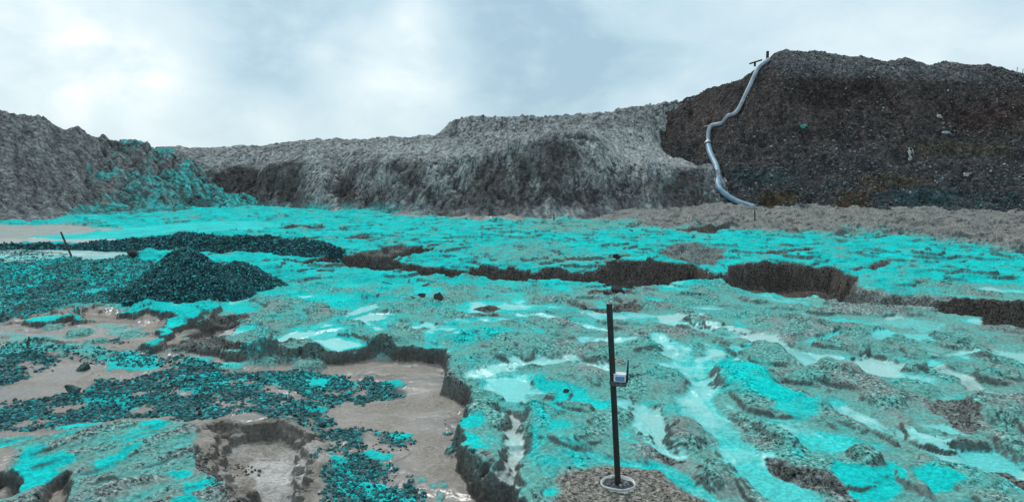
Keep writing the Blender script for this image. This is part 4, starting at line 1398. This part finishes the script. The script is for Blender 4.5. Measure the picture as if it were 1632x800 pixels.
def lathe(bm, prof, seg=40, center=(0, 0, 0), jag=None):
    rings = []
    for i, (r, z) in enumerate(prof):
        ring = []
        for k in range(seg):
            a = 2 * math.pi * k / seg
            rr, zz = r, z
            if jag:
                rr, zz = jag(i, a, r, z)
            ring.append(bm.verts.new((center[0] + rr * math.cos(a), center[1] + rr * math.sin(a), center[2] + zz)))
        rings.append(ring)
    for r0, r1 in zip(rings, rings[1:]):
        for k in range(seg):
            bm.faces.new((r0[k], r0[(k + 1) % seg], r1[(k + 1) % seg], r1[k]))
    return rings


def obj(name, bm, mat, parent=None, smooth=False, loc=None):
    bmesh.ops.recalc_face_normals(bm, faces=bm.faces)
    me = bpy.data.meshes.new(name)
    bm.to_mesh(me)
    bm.free()
    me.materials.append(mat)
    if smooth:
        me.polygons.foreach_set('use_smooth', np.ones(len(me.polygons), bool))
    o = bpy.data.objects.new(name, me)
    COL.objects.link(o)
    if parent:
        o.parent = parent
    if loc is not None:
        o.location = loc
    return o


def empty(name, loc, label, cat, group=None):
    o = bpy.data.objects.new(name, None)
    o.location = loc
    o.empty_display_size = .2
    COL.objects.link(o)
    return tag(o, label, cat, group)


def catmull(pts, sub=8):
    pts = [Vector(p) for p in pts]
    P = [pts[0] * 2 - pts[1]] + pts + [pts[-1] * 2 - pts[-2]]
    out = []
    for i in range(1, len(P) - 2):
        for k in range(sub):
            t = k / sub
            a, b, c_, d = P[i - 1], P[i], P[i + 1], P[i + 2]
            out.append(.5 * ((2 * b) + (c_ - a) * t + (2 * a - 5 * b + 4 * c_ - d) * t * t + (3 * b - a - 3 * c_ + d) * t ** 3))
    out.append(pts[-1])
    return out


M_black = plain_mat("weathered_black_paint", (.016, .014, .015), .6, .4, 30, color2=(.05, .022, .018), split=(.55, .75))
M_white = plain_mat("dirty_white_plastic", (.72, .72, .70), .45, .15, 14, color2=(.30, .28, .25), split=(.56, .72))
M_conc = plain_mat("grey_mortar", (.075, .073, .08), .95, .45, 40, bump=.8)
M_boxw = plain_mat("pale_box_plastic", (.72, .76, .80), .4, .1, 30)
M_boxb = plain_mat("blue_box_panel", (.10, .22, .42), .4, .25, 60)
M_boxd = plain_mat("dark_bracket_metal", (.035, .04, .045), .55, .4, 50, color2=(.12, .13, .14))
M_pipe = plain_mat("grey_pipe", (.33, .38, .43), .5, .22, 1.5, color2=(.22, .27, .33), split=(.4, .65))
M_pipeb = plain_mat("blue_pipe", (.17, .30, .39), .5, .22, 1.5, color2=(.27, .38, .45), split=(.45, .7))
M_wood = plain_mat("dark_wet_timber", (.045, .038, .034), .85, .4, 8)
M_stickp = plain_mat("bleached_wood", (.34, .33, .30), .85, .3, 20)
M_rock = plain_mat("dark_clod", (.045, .042, .042), .95, .5, 9, bump=1.0)
M_scrapw = plain_mat("white_scrap", (.72, .72, .72), .6, .2, 6)
M_scrapg = plain_mat("green_scrap", (.16, .42, .36), .6, .25, 6)

# ------------------------------------------------------------------ marker post in the bucket
bx, by = BUCKET_XY
bz = float(ground_z(bx, by))
bk = empty("bucket", (bx, by, bz - .022), "dirty white plastic bucket sunk in brown gravel around the black post", "bucket")
bm = bmesh.new()
rj = random.Random(5)
ph = [rj.uniform(0, 6.28) for _ in range(6)]


def jag(i, a, r, z):
    return r * (1 + .006 * math.sin(3 * a + ph[0]) + .003 * math.sin(7 * a + ph[1])), z + .003 * math.sin(2 * a + ph[2]) + .002 * math.sin(5 * a + ph[3])


lathe(bm, [(.132, -.16), (.163, .045), (.158, .046), (.128, -.15)], 56, jag=jag)
obj("shell", bm, M_white, bk, smooth=True)
bm = bmesh.new()
lathe(bm, [(.161, .034), (.169, .034), (.170, .050), (.166, .055), (.160, .051), (.161, .034)], 56, jag=jag)
obj("rim", bm, M_white, bk, smooth=True)
bm = bmesh.new()
rr = lathe(bm, [(.156, .026), (.125, .030), (.10, .032), (.06, .034), (.02, .036)], 40,
           jag=lambda i, a, r, z: (r, z + .010 * math.sin(5 * a + i * 1.7) * math.sin(2 * a + i)))
bm.faces.new(rr[-1])
obj("mortar_fill", bm, M_conc, bk, smooth=False)
pts = []
for k in range(22):
    a, r = rj.uniform(0, 6.28), rj.uniform(.05, .13)
    pts.append((r * math.cos(a), r * math.sin(a), .044))
sz = np.array([rj.uniform(.012, .026) for _ in pts])
v, f, cc_ = stones(np.array(pts), sz, np.array([(.16, .16, .17)]) * np.array([rj.uniform(.3, 2.6) for _ in pts])[:, None], seed=8)
tag(np_mesh("stones", v, f, M_stone, cc_, smooth=False, parent=bk), None, None, None, "stuff")
# lumps of spilt white mortar against the shell in front
bm = bmesh.new()
for k in range(9):
    a = -1.9 + .16 * k
    q = Matrix.Translation(((.163) * math.cos(a + .5), .163 * math.sin(a + .5), .012 - .010 * (k % 3))) @ Matrix.Rotation(a, 4, 'Z') @ Matrix.Diagonal((.014, .024, .016 + .008 * (k % 2), 1))
    bmesh.ops.create_icosphere(bm, subdivisions=2, radius=1, matrix=q)
for vv in bm.verts:
    vv.co += Vector((rj.uniform(-1, 1), rj.uniform(-1, 1), rj.uniform(-1, 1))) * .003
obj("torn_flap", bm, M_white, bk, smooth=True)

# post: leans a little
ptop_y = by + .02
top_dir = pix_dir(971, 484)
kk = ptop_y / top_dir[1]
ptop = Vector((top_dir[0] * kk, ptop_y, CAM_H + top_dir[2] * kk))
post = empty("marker_post", (bx, by, bz), "tall thin black post with a sensor box, standing in the white bucket", "post")
axis = (ptop - Vector((bx, by, bz)))
bm = bmesh.new()
rp = .029
tube(bm, [Vector((0, 0, .0)) , axis * .25, axis * .5, axis * .75, axis], rp, 20)
obj("pole", bm, M_black, post, smooth=False)
# flats shading with crisp end; small screw heads and a strap under the box
hb = pix_dir(990, 603)
kb = by / hb[1]
bpos = Vector((hb[0] * kb, by, CAM_H + hb[2] * kb)) - Vector((bx, by, bz))
bpos += Vector((-.012, -.005, 0))
rotz = Matrix.Rotation(math.radians(-14), 3, 'Z')
sb = bmesh.new()
box(sb, (0, 0, .012), (.112, .085, .07), rotz, .006)
sbo = obj("sensor_box", sb, M_boxw, post, loc=bpos)
q = bmesh.new()
box(q, rotz @ Vector((.004, -.0445, .010)), (.088, .004, .046), rotz, .001)
obj("front_panel", q, M_boxb, sbo)
q = bmesh.new()
box(q, (0, 0, .0495), (.120, .093, .006), rotz, .002)
obj("lid", q, M_boxw, sbo)
q = bmesh.new()
box(q, (-.002, 0, -.045), (.132, .096, .040), rotz, .004)
box(q, (-.075, 0, -.040), (.05, .03, .026), rotz, .003)
obj("bracket", q, M_boxd, sbo)
q = bmesh.new()
tube(q, [Vector((.066, -.01, -.03)), Vector((.067, -.01, .03)), Vector((.070, -.01, .075)), Vector((.072, -.01, .12)), Vector((.074, -.01, .185))], [.011, .012, .011, .0085, .006], 12)
obj("antenna", q, M_black, sbo, smooth=True)
q = bmesh.new()
pa = axis * ((bpos.z - .04) / axis.z)
for dz in (-.012, .012):
    lathe(q, [(rp + .001, -.006), (rp + .006, -.006), (rp + .006, .006), (rp + .001, .006)], 24, (pa.x, pa.y, pa.z + dz))
obj("clamp", q, M_boxd, post)

# ------------------------------------------------------------------ stakes and sticks
def stick(name, pa, pb, r, mat, label, cat, group=None, seg=8, bend=.0):
    base = Vector(pa)
    d = Vector(pb) - base
    side = d.cross(Vector((0, 1, 0))).normalized() * bend
    bm = bmesh.new()
    tube(bm, [d * t + side * math.sin(t * 5) for t in (-.08, .2, .4, .6, .8, 1.0)], [r, r * 1.05, r, r * .95, r, r * .85], seg)
    o = obj(name, bm, mat, None, loc=base)
    return tag(o, label, cat, group)


def gpt(px, py, z=None):
    """ground point seen at a picture position (sits on the real ground surface)"""
    d = pix_dir(px, py)
    for k in np.linspace(4, 70, 6000):
        x, y = d[0] / d[1] * k, k
        zz = CAM_H + d[2] / d[1] * k
        if zz <= ground_z(x, y):
            return Vector((x, y, float(ground_z(x, y))))
    x, y = unproj(px, py)
    return Vector((x, y, float(ground_z(x, y))))


def at_depth(px, py, y):
    return Vector((pix_dir(px, py)[0] / pix_dir(px, py)[1] * y, y, ray_z(px, py, y)))


p = gpt(114, 409)
stick("stake", p, at_depth(97, 370, p.y + .3), .035, M_wood, "dark stake leaning left out of the pale silt before the gravel bank", "stake")
p = gpt(883, 352)
stick("stake", p, at_depth(883, 341, p.y), .03, M_wood, "tiny thin upright stake at the foot of the grey cliff", "stake")
p = gpt(1203, 351)
stick("stake", p, at_depth(1203, 335, p.y), .035, M_wood, "thin upright stake on the grey berm just below the pipe outlet", "stake")
for k, (a, b, r, mt, lb) in enumerate((((134, 511), (108, 497), .022, M_stickp, "bleached stick lying slantwise across the wet bank left of the gravel cone"),
                                       ((133, 512), (127, 489), .018, M_stickp, "short bleached stick propped upright against the slanting one"),
                                       ((46, 556), (44, 538), .016, M_wood, "short dark twig standing in the mud at the left edge"))):
    p = gpt(*a)
    e = at_depth(b[0], b[1], p.y + .15)
    stick("branch", p + Vector((0, 0, .02)), e, r, mt, lb, "stick", None, 7, .03)

# ------------------------------------------------------------------ slurry pipe down the heap
def onheap(px, py, lift):
    v = HP.hit(px, py)
    return v + Vector((0, -.10, lift))


pipe_px = [(1217, 93), (1211, 99), (1201, 112), (1192, 133), (1184, 153), (1176, 171), (1168, 186), (1157, 197), (1146, 201), (1136, 202), (1129, 206), (1126, 215), (1126, 228)]
low_px = [(1126, 234), (1129, 246), (1134, 258), (1140, 270), (1143, 284), (1143, 296), (1147, 306), (1156, 315), (1168, 322), (1184, 329), (1204, 335)]
up = [onheap(a, b, .16) for a, b in pipe_px]
lo_ = []
for a, b in low_px:
    h1 = HP.hit(a, b)
    h2 = CL.hit(a, b) if a < 1320 else h1
    lo_.append((h1 if h1.y < h2.y else h2) + Vector((0, -.12, .18)))


def relax(pts, n=2):
    pts = [p.copy() for p in pts]
    for _ in range(n):
        q = [p.copy() for p in pts]
        for i in range(1, len(pts) - 1):
            m = (pts[i - 1].y + pts[i + 1].y) * .25 + pts[i].y * .5
            k = m / pts[i].y
            # slide along the slope, keeping the bend where it lies
            q[i] = Vector((pts[i].x * k, m, CAM_H + (pts[i].z - CAM_H) * k))
        pts = q
    return pts


alln = relax(up + lo_, 3)
up, lo_ = alln[:len(up)], alln[len(up):]
org = up[len(up) // 2].copy()
pipe = empty("slurry_pipe", org, "long grey blue pipe snaking down the dark spoil heap", "pipe")
def rest(pts, lift):
    out = []
    for p in pts:
        out.append(Vector((p.x, p.y, max(p.z, HP.z_at(p.x, p.y) + lift))))
    for _ in range(8):
        zz = [p.z for p in out]
        for i in range(1, len(out) - 1):
            out[i].z = max(.25 * zz[i - 1] + .5 * zz[i] + .25 * zz[i + 1], zz[i] - .05)
    return out


q = bmesh.new()
tube(q, [p - org for p in rest(catmull(up + lo_[:1], 8), .10)], .185, 16)
obj("upper_pipe", q, M_pipe, pipe, smooth=True)
q = bmesh.new()
lw = rest(catmull(lo_, 8), .12)
tube(q, [p - org for p in lw], [lerp(.25, .20, i / len(lw)) for i in range(len(lw))], 16)
obj("lower_pipe", q, M_pipeb, pipe, smooth=True)
q = bmesh.new()
c0, c1 = lo_[0] - org, lo_[1] - org
dd = (c1 - c0).normalized()
tube(q, [c0 - dd * .10, c0 + dd * .16], .285, 20)
cpl = obj("coupling", q, M_black, pipe)
q = bmesh.new()
tube(q, [c0 - dd * .34, c0 - dd * .13], .275, 20)
obj("flange", q, M_white, pipe)
# support at the top edge
tp = up[0]
gp = HP.hit(1216, 99)
q = bmesh.new()
box(q, (0, 0, .35), (.22, .2, 1.1), None, .02)
o = obj("timber_post", q, M_wood, None, loc=(gp.x + .05, gp.y + .25, at_depth(1216, 97, gp.y).z))
tag(o, "short dark timber post at the crest where the pipe comes over", "post")
a_, b_ = at_depth(1195, 102, gp.y - .3), at_depth(1214, 96, gp.y - .1)
q = bmesh.new()
mid = (a_ + b_) / 2
rot = (b_ - a_).to_track_quat('X', 'Z').to_matrix()
box(q, (0, 0, 0), ((b_ - a_).length, .24, .14), rot, .015)
box(q, rot @ Vector((-.15, 0, -.22)), (.16, .16, .34), None, .01)
tag(obj("plank", q, M_wood, None, loc=mid), "dark plank jutting left from the crest beside the pipe top", "plank")
a_ = HP.hit(1119, 205) + Vector((0, -.25, .16))
b_ = HP.hit(1132, 204) + Vector((0, -.25, .2))
stick("rod", a_, b_, .06, M_stickp, "thin pale rod sticking out left at the pipe bend", "rod")
for k, (u_, t_, b_) in enumerate(((1607, 103, 111), (1616, 102, 111))):
    y_ = 70.0
    j = HP.hit(u_, 113)
    pz = j.copy()
    stick("stake", pz - Vector((0, 0, .1)), pz + Vector((.03, 0, .42)), .025, M_wood,
          ("left one of two tiny stakes on the far right crest", "right one of two tiny stakes on the far right crest")[k], "stake", "tiny stakes on the heap crest")

# ------------------------------------------------------------------ loose clods and scraps
def clod(px, py, size, label, mat=M_rock, seed=0, sub=3, name="clod", cat="clod", surf=None, group=None):
    base = surf if surf is not None else gpt(px, py)
    rg_ = np.random.default_rng(seed + 900)
    bm = bmesh.new()
    bmesh.ops.create_icosphere(bm, subdivisions=sub, radius=1.0)
    v = np.array([q.co[:] for q in bm.verts])
    for _ in range(9):
        nn = rg_.normal(size=3); nn /= np.linalg.norm(nn)
        v = v - np.outer(np.maximum(v @ nn - rg_.uniform(.35, .8), 0), nn)
    n = fbm(v[:, 0] * 2 + v[:, 2] + seed, v[:, 1] * 2 - v[:, 2], 4, seed)
    v *= (1 + .35 * n)[:, None]
    v *= np.array(size)
    for q, co in zip(bm.verts, v):
        q.co = co
    o = obj(name, bm, mat, None, loc=base + Vector((0, 0, size[2] * .45)))
    o.rotation_euler.z = rg_.uniform(-.4, .4)
    return tag(o, label, cat, group)


clod(985, 466, (.26, .16, .13), "dark jagged clod standing just behind the top of the black post", seed=1)
clod(968, 469, (.14, .10, .05), "small flat dark clod left of the jagged clod behind the post top", seed=2)
clod(700, 477, (.17, .14, .14), "dark lump on the turquoise crust nearer the middle gully, left of the post", seed=3)
clod(672, 473, (.13, .1, .06), "low dark lump to the left of the lump below the middle gully", seed=4)
M_rockt = plain_mat('teal_stained_rock', (.035, .085, .09), .9, .5, 9, bump=1.0, color2=(.03, .26, .26), split=(.55, .7))
clod(132, 590, (.11, .10, .09), "dark teal boulder at the rim of the smooth mud tongue", mat=M_rockt, seed=5, cat="rock", name="rock")
clod(117, 626, (.16, .12, .10), "largest dark stone in the strewn gravel below the mud tongue", mat=M_rockt, seed=6, cat="rock", name="rock")
clod(211, 409, (.26, .2, .16), "dark stone lying alone on the pale silt left of the gravel cone", seed=7, cat="rock", name="rock")
clod(982, 412, (.2, .2, .12), "dark hollowed clod on the bright turquoise plateau beyond the gully", seed=8)
clod(903, 625, (.05, .04, .035), "small dark stone on the turquoise patch left of the sensor box", seed=9, cat="rock", name="rock")


def scrap(px, py, w, h, mat, label, seed, name="scrap"):
    p_ = HP.hit(px, py)
    rg_ = random.Random(seed)
    bm = bmesh.new()
    n = 6
    vs = [[None] * n for _ in range(n)]
    for i in range(n):
        for j in range(n):
            x_, z_ = (i / (n - 1) - .5) * w, (j / (n - 1) - .5) * h
            e = .8 if i in (0, n - 1) or j in (0, n - 1) else .25
            vs[i][j] = bm.verts.new((x_ + rg_.uniform(-1, 1) * w / n * e, (j / (n - 1)) * h * .6 + rg_.uniform(-.08, .08), z_ + rg_.uniform(-1, 1) * h / n * e))
    for i in range(n - 1):
        for j in range(n - 1):
            bm.faces.new((vs[i][j], vs[i + 1][j], vs[i + 1][j + 1], vs[i][j + 1]))
    bmesh.ops.solidify(bm, geom=bm.faces[:], thickness=.03)
    o = obj(name, bm, mat, None, loc=p_ + Vector((0, -.15, .12)))
    return tag(o, label, "scrap")


scrap(1449, 246, .35, .7, M_scrapw, "tall torn white scrap on the middle of the dark heap", 1)
scrap(1447, 256, .3, .22, M_scrapw, "small white scrap just below the tall torn one", 2)
scrap(1489, 188, .3, .25, M_scrapw, "small bright white scrap high on the heap, right of its middle", 3)
scrap(1541, 281, .7, .22, M_scrapw, "flat pale scrap low on the right side of the heap", 4)
scrap(1278, 206, .75, .40, M_scrapg, "green scrap on the heap to the right of the pipe bend", 5)
scrap(1501, 215, .7, .18, M_scrapw, "long thin pale scrap on the heap at right, above the brown band", 6)

# half sunk pale ring in the mud
p = gpt(682, 722)
bm = bmesh.new()
lathe(bm, [(.075, -.03), (.128, .016), (.136, .018), (.134, .008), (.08, -.04)], 40)
for vv in bm.verts:
    vv.co = Matrix.Rotation(math.radians(10), 3, 'X') @ vv.co
tag(obj("dish", bm, plain_mat('muddy_plastic', (.42, .40, .37), .6, .3, 25, color2=(.26, .23, .20), split=(.45, .6)), None, smooth=True, loc=p + Vector((0, .05, -.016))), "pale round rim half sunk in the wet grey mud", "dish")
